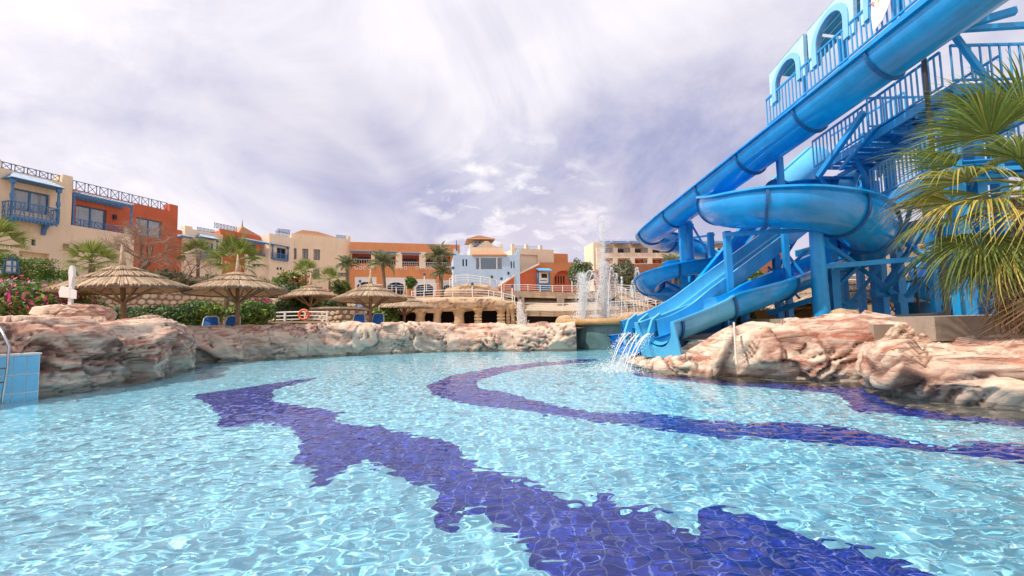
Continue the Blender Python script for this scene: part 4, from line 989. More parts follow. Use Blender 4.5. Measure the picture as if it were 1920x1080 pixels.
lx, lz = V.P(123, 462); V.box('wall_lamp', 'wood', lx - .16, lx + .16, -.14, -.004, lz - .2, lz + .2)

# ---------------- villas further up the slope
def villa2():
    W = Bld('villa', 'row villa with cream bays, small blue balconies and terracotta infill', 333, 60, 545, 78)
    T = lambda px, py: W.P(px, py)
    hs = [W.rect(381, 453, 399, 482), W.rect(514, 464, 531, 487)]
    za = T(385, 434)[1]
    W.wall('red', T(333, 430)[0], T(347, 430)[0], 5, T(340, 430)[1], y0=.6, y1=1.0, name='side_wall'); W.pergola(T(332, 444)[0], T(356, 446)[0], T(345, 444)[1], -.6, .55, None, 8)
    W.wall('cream', T(347, 426)[0], T(418, 440)[0], 5, za, [hs[0]], 0, .4, depth=6)
    W.box('parapet_pier', 'cream', T(347, 426)[0], T(361, 426)[0], .003, 1, za, T(354, 424)[1])
    W.xrail(T(371, 430)[0], T(404, 436)[0], za, T(385, 428)[1] - za, n=5)
    W.window(hs[0]); W.oriel(W.P(384, 484, -.95)[0] - .6, W.P(408, 487, -.95)[0], T(392, 484)[1], T(390, 449)[1])
    hr = [W.rect(419, 449, 438, 474, .5), W.rect(461, 456, 480, 482, .5)]
    W.wall('red', T(418, 440)[0] + .003, T(492, 445)[0], 5, W.P(455, 437, .5)[1], hr, .5, .9, name='terracotta_wall', depth=6)
    zz = W.P(455, 437, .5)[1]; W.xrail(W.P(403, 430, .5)[0], W.P(446, 437, .5)[0], zz, .75, .7, n=7)
    for h in hr: W.window(h, .62)
    W.wall('cream', T(461, 478)[0], T(500, 485)[0], 5, T(480, 479)[1], (), .0, .3, name='terrace_wall')
    W.xrail(T(466, 478)[0], T(498, 480)[0], T(480, 479)[1], .5, .1, n=5, mtl='bluewood'); W.pergola(T(449, 450)[0], T(502, 458)[0], T(475, 452)[1], -.5, .49, T(480, 479)[1], 12)
    hx0, hz = T(461, 437); hx1, _ = T(500, 438); W.hip(hx0, hx1, 1.5, 1.5 + (hx1 - hx0) * .8, zz + .1, 1.6, 0)
    cx = (hx0 + hx1) / 2; MB().tube([(cx, 1.5 + (hx1 - hx0) * .4, zz + 1.6), (cx, 1.5 + (hx1 - hx0) * .4, W.P(485, 410)[1])], [.12, .03], 8).build('spire', MT['wood'], W.root)
    zc = T(530, 444)[1]
    W.wall('cream', T(500, 440)[0], T(546, 446)[0], 5, zc, [hs[1]], -.6, -.2, name='bay_wall', depth=5)
    W.window(hs[1], -.4); W.oriel(W.P(511, 494, -.95)[0], W.P(541, 496, -.95)[0], T(527, 489)[1], T(527, 463)[1]); W.xrail(T(513, 444)[0], T(540, 446)[0], zc, .7, -.4, n=4)
    for a in (476, 483, 519, 525):
        h = W.rect(a, 495 + (a > 500) * 6, a + 3, 500 + (a > 500) * 6, -.62); W.box('vent', 'dark', h[0], h[1], -.63, -.6, h[2], h[3])
villa2()
def beige_block():
    W = Bld('building', 'plain beige block with low hipped tile roof and small grey windows', 545, 78, 657, 85)
    hs = [W.rect(546, 465, 556, 486), W.rect(567, 466, 578, 487), W.rect(588, 467, 600, 488), W.rect(587, 505, 599, 524), W.rect(545, 503, 555, 512), W.rect(634, 511, 650, 519)]
    zt = W.P(600, 443)[1]; W.wall('beige', 0, W.P(657, 450)[0], 4, zt, hs, 0, .4, depth=9)
    MT['grey'] = MT.get('grey') or mat('grey_painted_frame', (.16, .19, .24), .6, .2, 4, 0)
    for h in hs: W.window(h, .2, 'grey', 2, False, fw=.1, back='grey')
    a, _ = W.P(556, 440); b, _ = W.P(630, 440); W.hip(a, b, .6, 7, zt + .15, W.P(590, 427)[1] - zt, (b - a) * .35)
    W.xrail(W.P(521, 440)[0], W.P(545, 442)[0], zt - .1, .7, .3, n=6); W.xrail(W.P(631, 446)[0], W.P(651, 448)[0], zt - .05, .7, .3, n=5)
    W.box('parapet_pier', 'beige', W.P(652, 444)[0], W.P(657, 446)[0], .003, .8, zt, zt + .6)
beige_block()
def orange_wing():
    W = Bld('building', 'long orange hotel wing with shaded balconies and white arched doorways', 656, 84, 862, 90)
    zt = W.P(755, 456)[1]; T = W.P
    lo = [W.rect(665, 519, 706, 553), W.rect(722, 520, 763, 553), W.rect(776, 523, 817, 555), W.rect(829, 525, 850, 556)]
    hi = [W.rect(660, 475, 696, 494), W.rect(703, 476, 742, 497), W.rect(754, 478, 786, 499), W.rect(798, 480, 845, 500)]
    W.wall('orange', 0, T(862, 465)[0], 4, zt, lo + hi, 0, .4)
    W.box('core', 'redroom', .1, T(860, 465)[0], 2.2, 9, 4, zt - .6); W.box('balcony_floor', 'concrete', .05, T(860, 500)[0], .41, 2.19, hi[0][2] - .2, hi[0][2] - .02)
    for (xa, xb, za, zb) in hi:
        q = MB(); q.box(xa, xb, .1, .14, za + .75, za + .82)
        nb = int((xb - xa) / .4)
        for k in range(nb + 1): c = xa + (xb - xa) * k / nb; q.bar((c, .12, za), (c, .12, za + .76), .05)
        q.build('balcony_railing', MT['white'], W.root)
        W.pergola(xa - .3, xb + .3, zb + .35, -.9, .0, None, 10)
        MB().box(xa + .3, xb - .3, 2.12, 2.19, za, zb - .4).build('balcony_door', MT['dark'], W.root)
    for a, b in ((696, 703), (742, 754), (786, 798)):
        W.box('pier', 'cream', T(a, 475)[0], T(b, 500)[0], -.12, -.004, T(a, 503)[1], T(a, 473)[1])
    for (xa, xb, za, zb) in lo:                               # white panel with a blue arched glazed door
        m = MB(); cx = (xa + xb) / 2; w = (xb - xa) * .40; sp = za + (zb - za) * .45; rise = (zb - za) * .27; n = 12
        ar = [(cx - w, za)] + [(cx - w * math.cos(math.pi * k / n), sp + rise * math.sin(math.pi * k / n)) for k in range(n + 1)] + [(cx + w, za)]
        bo = [(xa, za)] + [(xa + (xb - xa) * k / n, zb) for k in range(n + 1)] + [(xb, za)]; k_ = len(ar)
        m.add([(x, .05, z) for x, z in ar + bo] + [(x, .2, z) for x, z in ar + bo], [(i, i + 1, k_ + i + 1, k_ + i) for i in range(k_ - 1)] + [(i, 2 * k_ + i, 2 * k_ + i + 1, i + 1) for i in range(k_ - 1)])
        o = m.build('doorway', MT['white'], W.root)
        f = MB()
        for k in range(5): xx = cx - w + 2 * w * k / 4; f.bar((xx, .28, za), (xx, .28, sp + rise * math.sin(math.acos(max(-1, min(1, (xx - cx) / w)))) ), .12)
        f.bar((cx - w, .28, sp), (cx + w, .28, sp), .12); f.build('door_frame', MT['bluewood'], o)
        MB().box(cx - w, cx + w, .4, .45, za, sp + rise).build('door_glass', MT['dark'], o)
    for a, b in ((664, 696), (740, 764), (778, 818), (836, 846)):      # white pierced trim on the ledge
        xa, za = T(a, 503); xb, _ = T(b, 503); q = MB(); n = max(3, int((xb - xa) / .7))
        for k in range(n):
            c = xa + (xb - xa) * (k + .5) / n
            for t in range(8):
                t0, t1 = math.pi * 2 * t / 8, math.pi * 2 * (t + 1) / 8; q.bar((c + .27 * math.cos(t0), -.03, za + .1 + .3 * math.sin(t0)), (c + .27 * math.cos(t1), -.03, za + .1 + .3 * math.sin(t1)), .1)
        tag(q.build('pierced_trim', MT['white'], W.root), kind='stuff')
orange_wing()
def blue_house():
    W = Bld('building', 'pale blue house with panoramic window and stacked pyramid tile roofs', 851, 78, 975, 80); T = W.P
    zt = T(900, 478)[1]
    big = W.rect(891, 482, 943, 506); sl = [W.rect(867, 486, 870, 499), W.rect(873, 486, 876, 499), W.rect(957.5, 490, 960, 503), W.rect(962.5, 490, 965, 503)]
    W.wall('skyblue', 0, T(974, 480)[0], 4, zt, [big] + sl, 0, .4, depth=8)
    MT['brownglass'] = mat('tinted_glass', (.10, .075, .06), .12, .3, .6, 0)
    o = W.window(big, .2, 'white', 1, False, fw=.16, back='brownglass')
    for px_ in (900, 931.5): x = T(px_, 490)[0]; MB().box(x - .12, x + .12, .12, .3, big[2] + .16, big[3] - .16).build('mullion', MT['white'], o)
    for h in sl: W.box('slit_window', 'dark', h[0], h[1], .25, .3, h[2], h[3])
    for a, b in ((851, 862), (966, 975)):                     # stepped horns at the ends
        xa, xb = T(a, 478)[0], T(b, 478)[0]
        for k in range(3): W.box('merlon', 'skyblue', xa + (.0 if a < 900 else (xb - xa) * k / 3), xb - ((xb - xa) * k / 3 if a < 900 else .0), .003, .6, zt + .35 * k + (.003 if k else 0), zt + .35 * (k + 1))
    # cream attic, lower roof, lantern, top roof
    x0, x1 = T(882, 470)[0], T(945, 470)[0]; zc = T(900, 461)[1]
    W.box('attic', 'cream', x0, x1, 1.2, 7, zt - .29, zc)
    for k in range(5): c = (x0 + x1) / 2; w = 1.6 - .3 * k; W.box('stepped_gable', 'cream', c - w, c + w, 1.196 - .002 * k, 1.6, zc + .22 * k + (.003 if k else 0), zc + .22 * (k + 1))
    for xx in (x0, x1 - .5): W.box('corner_pier', 'cream', xx, xx + .5, 1.19, 1.9, zc, zc + .6)
    m = MB(); ya, yb = -.25, 1.19; za, zb = zt + .05, T(900, 469)[1]
    m.add([(T(885, 470)[0], ya, za), (T(950, 470)[0], ya, za), (x1 - .2, yb, zb), (x0 + .4, yb, zb), (T(885, 470)[0], ya, za - .2), (T(950, 470)[0], ya, za - .2), (x1 - .2, yb, zt), (x0 + .4, yb, zt)], [(0, 1, 2, 3), (0, 4, 5, 1), (1, 5, 6, 2), (3, 7, 4, 0), (4, 7, 6, 5)]); m.build('porch_roof', MT['rooftile'], W.root)
    W.hip(x0 + .8, x1 - .8, 1.8, 6.5, zc + .02, T(905, 452)[1] - zc, 1.0, .1, 'lower_roof')
    l0, l1 = T(891, 450)[0], T(920, 450)[0]; zl = T(905, 447)[1]
    W.box('lantern', 'skyblue', l0, l1, 2.5, 5.8, zc + .4, zl)
    for k in range(4): c = l0 + (l1 - l0) * (k + .5) / 4; W.box('lantern_window', 'dark', c - .16, c + .16, 2.47, 2.499, zc + 1.0, zl - .15)
    W.hip(T(876, 450)[0] + .3, T(930, 450)[0] - .3, 1.3, 7.0, zl + .15, T(904, 433)[1] - zl - .15, .2, .3, 'top_roof')
    for px_, py_ in ((953, 512), (922, 519)): x, z = T(px_, py_); W.box('wall_lamp', 'black', x - .15, x + .15, -.2, -.004, z - .25, z + .2)
    MB().tube([(T(857, 470)[0], 2, zt), (T(857, 470)[0], 2, T(857, 446)[1])], [.16, .05], 8).build('mast', MT['darkblue'], W.root)
blue_house()
def right_orange():
    W = Bld('building', 'orange and cream building with stepped stair wall and arched niche', 960, 84, 1090, 90); T = W.P
    zt = T(985, 466)[1]; W.wall('cream', T(960, 466)[0], T(1038, 468)[0], 4, zt, [W.rect(975.5, 477, 1009, 508, 0)], 0, .4, depth=8)
    rc = W.rect(975.5, 477, 1009, 508, 0); W.box('recess', 'red', rc[0] + .003, rc[1] - .003, .9, 1.0, rc[2], rc[3]); a = W.rect(994, 485, 1004, 498); W.box('arched_window', 'dark', a[0], a[1], .85, .899, a[2], a[3])
    for a, b in ((967, 983), (992, 1008)): W.xrail(T(a, 467)[0], T(b, 467)[0], zt - .05, .6, .2, n=4, mtl='whiteblue')
    for a in (960, 986, 1012): W.box('merlon', 'cream', T(a, 466)[0], T(a + 5, 466)[0], .003, .6, zt, zt + .8)
    W.wall('orange', T(1038, 475)[0] + .003, T(1066, 478)[0], 4, T(1050, 475)[1], (), .3, .7, name='orange_wall', depth=8); W.wall('cream', T(1066, 485)[0] + .003, T(1088, 490)[0], 4, T(1075, 488)[1], (), 2.3, 2.7, name='far_wall', depth=8)
    # front block with arched niche
    x0, x1 = T(1030, 500, -3)[0], T(1086, 500, -3)[0]; zf = W.P(1055, 493, -3)[1]; cx = W.P(1058, 520, -3)[0]; w = W.P(1078, 520, -3)[0] - cx; sp = W.P(1058, 527, -3)[1]; n = 16
    xa0, xb0 = W.P(1012, 500, -3)[0], W.P(1087, 500, -3)[0]
    ar = [(cx - w, 4)] + [(cx - w * math.cos(math.pi * k / n), sp + (W.P(1058, 507, -3)[1] - sp) * math.sin(math.pi * k / n)) for k in range(n + 1)] + [(cx + w, 4)]
    bo = [(xa0, 4)] + [(xa0 + (xb0 - xa0) * k / n, zf) for k in range(n + 1)] + [(xb0, 4)]; k_ = len(ar)
    m = MB(); m.add([(x, -3, z) for x, z in ar + bo] + [(x, -2.2, z) for x, z in ar + bo], [(i, i + 1, k_ + i + 1, k_ + i) for i in range(k_ - 1)] + [(i, 2 * k_ + i, 2 * k_ + i + 1, i + 1) for i in range(k_ - 1)] + [(k_ + i, k_ + i + 1, 3 * k_ + i + 1, 3 * k_ + i) for i in range(k_ - 1)])
    m.build('arched_wall', MT['orange'], W.root); W.box('niche_back', 'red', cx - w - .1, cx + w + .1, -2.19, -2.0, 4, zf - .4)
    for px_ in (1042, 1047, 1052, 1057): x, z = W.P(px_, 524, -2.19); W.box('slit_window', 'dark', x - .14, x + .14, -2.25, -2.191, z - .8, z + .6)
    # stair wall
    st = [W.P(*q, -4) for q in ((935, 545), (935, 538), (965, 518), (1010, 497), (1012, 497), (1012, 545))]
    m = MB(); m.prism(st, -4, -3.6); m.build('stair_wall', MT['red'], W.root)
    m = MB()
    for (pa, pb) in zip(((935, 538), (965, 518)), ((965, 518), (1010, 497))): a, b = W.P(*pa, -4), W.P(*pb, -4); m.bar((a[0], -3.8, a[1] + .1), (b[0], -3.8, b[1] + .1), .6, .25)
    m.build('stair_coping', MT['cream'], W.root)
    # blue ticket kiosk front with a notice
    k0 = W.rect(1008, 506, 1031, 545, -4.4); W.box('kiosk', 'bluewood', k0[0], k0[1], -4.6, -4.01, k0[2], k0[3] - .5); kk = W.rect(1011, 511, 1028, 530, -4.6); W.box('kiosk_front', 'cream', kk[0], kk[1], -4.66, -4.601, kk[2], kk[3])
    a = W.rect(1015, 513, 1026, 522, -4.66); W.box('kiosk_hatch', 'dark', a[0], a[1], -4.68, -4.661, a[2], a[3]); a = W.rect(1011.5, 521, 1026, 531, -4.7); o = W.box('notice_board', 'white', a[0], a[1], -4.74, -4.7, a[2], a[3])
    MB().box(a[0] + .1, a[1] - .1, -4.748, -4.741, (a[2] + a[3]) / 2 - .07, (a[2] + a[3]) / 2 + .07).build('notice_line', MT['darkblue'], o)
    m = MB(); k = W.rect(1007, 502, 1032, 508, -4.4); m.add([(k[0], -5.2, k[2]), (k[1], -5.2, k[2]), (k[1], -4.0, k[3]), (k[0], -4.0, k[3]), (k[0], -5.2, k[2] - .15), (k[1], -5.2, k[2] - .15), (k[1], -4.0, k[3] - .15), (k[0], -4.0, k[3] - .15)], [(0, 1, 2, 3), (4, 7, 6, 5), (0, 4, 5, 1), (1, 5, 6, 2), (3, 7, 4, 0)]); m.build('kiosk_roof', MT['steellight'], W.root)
right_orange()
def right_hotel():
    W = Bld('building', 'cream hotel block with deep balconies behind the fountain', 1122, 92, 1470, 98); T = W.P
    zt = T(1180, 450)[1]; bays = [(1133, 1150), (1158, 1182), (1190, 1215), (1223, 1250), (1258, 1290), (1300, 1335), (1345, 1380)]
    up = [W.rect(a, 461, b, 474) for a, b in bays]; lo = [W.rect(a, 484, b, 494) for a, b in bays]
    W.wall('cream', 0, T(1400, 452)[0], 4, zt - 1.6, up + lo, 0, .5); W.box('core', 'cream', .2, T(1398, 450)[0], 2.6, 9, 4, zt)
    for (xa, xb, za, zb), (la, lb, lza, lzb) in zip(up, lo):
        W.box('loggia', 'red', la, lb, 2.4, 2.59, lza, lzb); q = MB(); q.box(xa, xb, .1, .15, za + .85, za + .92)
        for k in range(9): c = xa + (xb - xa) * k / 8; q.bar((c, .12, za), (c, .12, za + .86), .05)
        q.build('balcony_railing', MT['darkblue'], W.root); MB().box(xa + .5, xb - .5, 2.4, 2.58, za, zb - .3).build('balcony_door', MT['dark'], W.root)
        m = MB(); m.add([(xa - .2, -.4, zb + .5), (xb + .2, -.4, zb + .5), (xb + .2, 2.5, zb + 1.5), (xa - .2, 2.5, zb + 1.5), (xa - .2, -.4, zb + .35), (xb + .2, -.4, zb + .35), (xb + .2, 2.5, zb + 1.35), (xa - .2, 2.5, zb + 1.35)], [(0, 1, 2, 3), (4, 7, 6, 5), (0, 4, 5, 1), (1, 5, 6, 2), (3, 7, 4, 0)]); m.build('awning', MT['darkblue'], W.root)
    W.xrail(T(1130, 450)[0], T(1390, 452)[0], zt - .02, .6, 2.8, n=26, mtl='whiteblue')
right_hotel()
MT['brick'] = mat('brown_red_stone', (.30, .12, .07), .9, .35, 2.5, .6, 6)
def brown_hall():
    W = Bld('building', 'brown stone hall with blue gridded windows behind the slides', 1130, 78, 1470, 78); T = W.P
    hs = [W.rect(1175, 520, 1200, 545), W.rect(1255, 512, 1290, 545), W.rect(1300, 512, 1345, 545)]
    W.wall('brick', 0, T(1420, 500)[0], 3, T(1250, 494)[1], hs, 0, .5, depth=8)
    for h in hs: W.window(h, .2, 'bluewood', 4, False, fw=.16)
    x0, x1 = T(1405, 460)[0], T(1462, 460)[0]; W.wall('brick', x0 + .003, x1, 3, T(1430, 470)[1], [W.rect(1434, 505, 1446, 530)], -.8, -.3, name='tower_wall', depth=5); W.window(W.rect(1434, 505, 1446, 530), -.6, leaves=2, curtain=False); W.box('parapet', 'brick', x0 + 1, x1 - 2.2, -.803, .3, T(1430, 470)[1], T(1430, 460)[1])
brown_hall()
MT['stone'] = mat('pale_stone_cladding', (.56, .46, .38), .9, .3, 4, .6, 5)
def stone_house():
    W = Bld('building', 'pale stone house with arched balcony behind the tower', 1640, 36, 1860, 40); T = W.P
    hs = [W.rect(1716, 480, 1744, 512), W.rect(1690, 500, 1702, 514), W.rect(1780, 478, 1806, 512)]
    W.wall('stone', T(1640, 480)[0], T(1860, 480)[0], 1, T(1740, 462)[1], hs, 0, .4, depth=8)
    for h in hs: W.window(h, .25, 'darkblue', 2, False)
    a, b = T(1690, 460)[0], T(1800, 460)[0]; W.hip(a, b, -.2, 7, T(1740, 463)[1] + .02, 1.6, 2); q = MB(); h = hs[0]
    for k in range(8): c = h[0] + (h[1] - h[0]) * k / 7; q.bar((c, -.05, h[2]), (c, -.05, h[2] + .9), .04)
    q.bar((h[0], -.05, h[2] + .9), (h[1], -.05, h[2] + .9), .05); q.build('balcony_railing', MT['darkblue'], W.root)
    W.wall('greyconc', T(1560, 500)[0], T(1640, 500)[0] - .003, 1, T(1600, 490)[1], (), .3, .7, name='side_wing', depth=6); W.xrail(T(1632, 488)[0], T(1672, 488)[0], T(1650, 485)[1] + .0, .7, .2, n=5)
stone_house()
MT['yellow'] = mat('ochre_render', (.62, .38, .12), .9, .12, 1, .2, 14)
def bar_hut():
    W = Bld('hut', 'ochre pool bar with shaggy thatched roof behind the slide posts', 1330, 24, 1700, 25, 'hut'); T = W.P
    hs = [W.rect(1466, 585, 1480, 600), W.rect(1370, 580, 1400, 600), W.rect(1558, 583, 1568, 600)]
    W.wall('yellow', T(1340, 570)[0], T(1632, 570)[0], .5, T(1500, 572)[1], hs, 0, .3, depth=4)
    for h in hs: W.box('opening', 'dark', h[0], h[1], .31, .33, h[2], h[3])
    W.wall('concrete', T(1632, 570)[0] + .003, T(1720, 570)[0], .5, T(1670, 548)[1], (), .5, .8, name='side_wall')
    return W, T
_bh = bar_hut()
# ================================================================== GROTTO, DECKS AND RAILINGS
def white_rail(pts, h, label, rails=3, group='white railings on the decks'):
    W = [at(*p) for p in pts]; root = empty('railing', W[0], 0, label, 'railing', group); o = W[0]; tall = h
    pm = MB().box(-.05, .05, -.05, .05, 0, tall + .06).mesh('post', MT['white'])
    for p in W: obj('post', pm, root, p - o)
    for k in range(rails):
        m = MB(); z = Vector((0, 0, tall * (k + 1) / rails)); path = [p - o + z for p in W]
        m.tube(path, .028 if k < rails - 1 else .04, 6); m.build('rail', MT['white'], root)
    return root
def lump(name, mtl, c, size, seed, sub=4, amp=.16, parent=None, scale=1.0, square=.0):
    bm = bmesh.new(); bmesh.ops.create_icosphere(bm, subdivisions=sub, radius=1.0); cr = []; st = []
    for v in bm.verts:
        d = v.co.normalized()
        if square: e = max(abs(d.x), abs(d.y), abs(d.z)); d = d.lerp(d / e, square)
        P = Vector((d.x * size[0], d.y * size[1], d.z * size[2])); q, c_, s_ = rock_disp(P * scale + Vector((seed * 3.3, seed * 1.9, 0)), 1.0, seed, .3)
        v.co = P + v.co.normalized() * q * amp * 2; cr.append(c_); st.append(s_)
    me = bpy.data.meshes.new(name); bm.to_mesh(me); bm.free(); me.materials.append(mtl)
    for nm, arr in (('crease', cr), ('strata', st)): a = me.attributes.new(nm, 'FLOAT', 'POINT'); a.data.foreach_set('value', arr)
    me.polygons.foreach_set('use_smooth', [True] * len(me.polygons)); return obj(name, me, parent, c)
GR = empty('grotto', (0, 0, 0), label='sandy rock grotto with carved pillars carrying the white-railed terrace', cat='grotto')
def rw_px(name, pts, zb, thick, seed, mtl, parent, amp=.8, step=.25, Y=None):
    o = rock_wall(name, [Vector((at(px, py, yy).x, yy, at(px, py, yy).z)) for px, py, yy in pts], thick, seed, mtl, .55, amp, step, zb, .2, .3, None, 1, at(*pts[0]).z - .6); o.parent = parent; return o
zs = at(850, 584, 57).z
rw_px('terrace_slab', [(600, 572, 52), (690, 566, 55), (770, 563, 56.5), (850, 559, 57), (930, 560, 57), (972, 566, 57.5), (985, 570, 60)], zs, 7, 5, MT['rockdry'], GR, .55)
a, b = at(610, 560, 57.5), at(975, 560, 57.5)
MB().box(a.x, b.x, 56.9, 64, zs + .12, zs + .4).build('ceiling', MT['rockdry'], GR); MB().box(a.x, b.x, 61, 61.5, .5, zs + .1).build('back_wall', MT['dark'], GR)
for k, (px_, w) in enumerate([(660, 40), (715, 34), (788.5, 17), (820, 14), (861, 19), (897, 13), (940, 14), (953, 7), (962, 9), (976, 14)]):
    p = at(px_, 612, 57.3); r = w / 2 / FPX * 57.3; m = MB(); z0, z1 = .5, zs + .3; pts = []; rs = []
    for i in range(13):
        f = i / 12; pts.append((p.x + .1 * noise.noise((k, f * 3, 0)), p.y, z0 + (z1 - z0) * f)); rs.append(r * (1 + .9 * max(0, (f - .7) / .3) ** 2 + .25 * max(0, (.2 - f) / .2) + .22 * noise.noise((k * 3, f * 7, 1))))
    m.tube(pts, rs, 12); o = m.build('pillar', MT['rockdry'], GR, True)
    if 880 < px_ < 960:                              # carved totem bands
        for i in range(4): zz = z0 + (z1 - z0) * (.12 + .16 * i); MB().box(p.x - r * 1.05, p.x + r * 1.05, p.y - r * 1.12, p.y - r * .3, zz, zz + .22).build('carving', MT['rockdry'], o)
rw_px('upper_tier', [(835, 540, 61), (852, 534, 60), (885, 531, 60), (925, 536, 60.5), (945, 550, 62)], at(890, 556, 60).z, 5, 9, MT['rockdry'], GR, .6)
m = MB(); pt = at(972, 567, 56.4)                    # cascade off the terrace corner
fall = []
for k in range(1500): f = random.random(); fall.append((pt.x + random.gauss(.1 + .35 * f, .12 + .2 * f), pt.y - .3 - .5 * f + random.gauss(0, .1), pt.z - f * (pt.z - .8)))
drops(m, fall, .02, .06); tag(m.build('cascade', MT['spray'], fix=False), 'thin white waterfall spilling off the grotto terrace corner', 'waterfall')
DK = empty('deck', (0, 0, 0), label='two level concrete sun deck on columns behind the fountain', cat='deck')
def deck_slab(name, pts, th, back, mtl='concrete'):
    m = MB(); T = [at(*p) for p in pts]; n = len(T); vs = [t for t in T] + [t - Vector((0, 0, th)) for t in T] + [t + Vector((0, back, 0)) for t in T] + [t + Vector((0, back, -th)) for t in T]
    fs = []
    for i in range(n - 1): fs += [(i, i + 1, n + i + 1, n + i), (i, 2 * n + i, 2 * n + i + 1, i + 1), (n + i, n + i + 1, 3 * n + i + 1, 3 * n + i)]
    m.add(vs, fs); return m.build(name, MT[mtl], DK)
deck_slab('upper_slab', [(943, 545, 68), (1000, 546, 69), (1060, 548, 69), (1110, 548, 69), (1165, 545, 69), (1240, 552, 69)], .95, 12)
deck_slab('lower_slab', [(975, 582, 62), (1060, 583, 61.5), (1150, 580, 61.5), (1205, 576, 61.5), (1285, 568, 61.5)], .75, 9)
deck_slab('stair', [(1160, 552, 66), (1228, 574, 64)], .6, 3)
for px_ in (977, 1052, 1128, 1200):
    p = at(px_, 570, 68); MB().box(p.x - .5, p.x + .5, 68.3, 69.3, 1, at(1000, 546, 68.8).z - .9).build('column', MT['greyconc'], DK)
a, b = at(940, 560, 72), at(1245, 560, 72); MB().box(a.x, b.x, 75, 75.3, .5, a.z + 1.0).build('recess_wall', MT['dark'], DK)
rw_px('rock_base', [(1042, 600, 61), (1047, 594, 60), (1062, 592, 59), (1150, 590, 60), (1210, 584, 60), (1300, 574, 60)], .4, 4, 12, MT['rockdry'], DK, .8)
rw_px('rock_pier', [(976, 596, 60.2), (981, 592, 59.8), (987, 594, 60.2)], .4, 2, 13, MT['rockdry'], DK, .6)
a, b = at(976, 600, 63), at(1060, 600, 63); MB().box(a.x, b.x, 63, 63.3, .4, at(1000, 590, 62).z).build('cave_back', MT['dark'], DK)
RG = 'white railings on the decks'
white_rail([(772, 561, 56), (795, 560, 56.2), (813, 559, 56.4), (849, 558, 56.4), (886, 558, 56.4), (916, 559, 56.4), (926, 561, 56.5), (944, 564, 56.6), (965, 569, 56.8)], .95, 'white railing round the edge of the grotto terrace', group=RG)
white_rail([(843, 536, 60.4), (855, 530, 59.6), (878, 529, 59.6), (901, 532, 59.7), (919, 535, 60), (931, 539, 60.4), (941, 546, 61)], .95, 'white railing on the raised rock tier above the grotto', group=RG)
white_rail([(945, 546, 68), (965, 546, 68.4), (990, 546, 68.8), (1013, 547, 68.8), (1036, 548, 68.8), (1055, 548, 68.8), (1073, 548, 68.8), (1094, 548, 68.8), (1115, 548, 68.8), (1140, 547, 68.8), (1163, 546, 68.8), (1200, 549, 68.8), (1238, 552, 68.8)], .98, 'long white railing along the upper sun deck', group=RG)
white_rail([(977, 582, 61.8), (1006, 582, 61.6), (1032, 583, 61.4), (1056, 583, 61.3), (1075, 583, 61.3), (1100, 582, 61.3), (1121, 581, 61.3), (1145, 580, 61.3), (1172, 578, 61.3), (1200, 577, 61.3), (1215, 575, 61.3), (1260, 570, 61.3)], .98, 'long white railing along the lower sun deck', group=RG)
white_rail([(1160, 550, 65.8), (1185, 558, 65), (1210, 567, 64.4), (1230, 573, 63.8)], .98, 'white railing slanting down the deck stair', group=RG)
white_rail([(505, 607, 26), (534, 606, 26), (572, 605, 26), (613, 606, 26)], .62, 'white railing with lifebuoy in front of the stone wall', group=RG)
white_rail([(700, 545, 66), (735, 547, 66), (760, 548, 66), (800, 545, 66), (818, 544, 66), (843, 544, 66)], .95, 'white railing on the lawn terrace before the orange wing', group=RG)
white_rail([(1490, 540, 34), (1540, 540, 34), (1590, 541, 34), (1640, 541, 34), (1690, 542, 34)], 1.0, 'white railing seen through the slide posts', group=RG)
for k, (px_, py0, py1, Y, lab) in enumerate([(675, 553, 525, 62, 'white garden lamp post in front of the left white doorway'), (743, 552, 533, 62, 'short white lamp post in front of the second white doorway'), (796, 545, 512, 62, 'white lamp post left of the grotto railing'), (850, 545, 500, 58, 'tall white lamp post above the grotto'), (886, 558, 530, 56.6, 'white lamp post at the middle of the grotto railing'), (941, 562, 520, 56.8, 'white lamp post at the right end of the grotto railing'), (961, 568, 534, 57, 'white lamp post at the terrace corner over the waterfall'), (1073, 548, 522, 68, 'white lamp post on the upper deck left of the jets'), (976, 582, 556, 61.5, 'white lamp post at the left end of the lower deck')]):
    a, b = at(px_, py0, Y), at(px_, py1, Y); r_ = empty('lamp_post', a, 0, lab, 'lamp post', 'white lamp posts'); h = b.z - a.z
    MB().tube([(0, 0, 0), (0, 0, h - .35)], .07, 8).build('pole', MT['white'], r_); MB().lathe([(.06, h - .35), (.17, h - .3), (.20, h - .08), (.05, h + .05), (0, h + .1)], 10).build('lamp_head', MT['darkblue'], r_)

# ================================================================== STONE WALLS
MT['mortar'] = mat('sandy_mortar', (.30, .22, .15), .95, .2, 4, .4, 12)
MT['rubble'] = [mat('rubble_stone_%s' % n, c, .9, .25, 3, .5, 9) for n, c in (('buff', (.56, .42, .29)), ('pink', (.52, .36, .26)), ('pale', (.63, .50, .36)))]
def stone_mesh(w, h, mtl, seed):
    rnd = random.Random(seed); n = 7; m = MB(); ring = []
    for k in range(n):
        a = 2 * math.pi * (k + rnd.uniform(-.25, .25)) / n; ring.append((math.cos(a) * w / 2 * rnd.uniform(.86, 1.06), math.sin(a) * h / 2 * rnd.uniform(.86, 1.06)))
    m.add([(x, 0, z) for x, z in ring] + [(x * .93, -.07, z * .93) for x, z in ring] + [(x * .62, -.11, z * .62) for x, z in ring], [(k, (k + 1) % n, n + (k + 1) % n, n + k) for k in range(n)] + [(n + k, n + (k + 1) % n, 2 * n + (k + 1) % n, 2 * n + k) for k in range(n)] + [tuple(2 * n + k for k in range(n))])
    return m.mesh('stone', mtl)
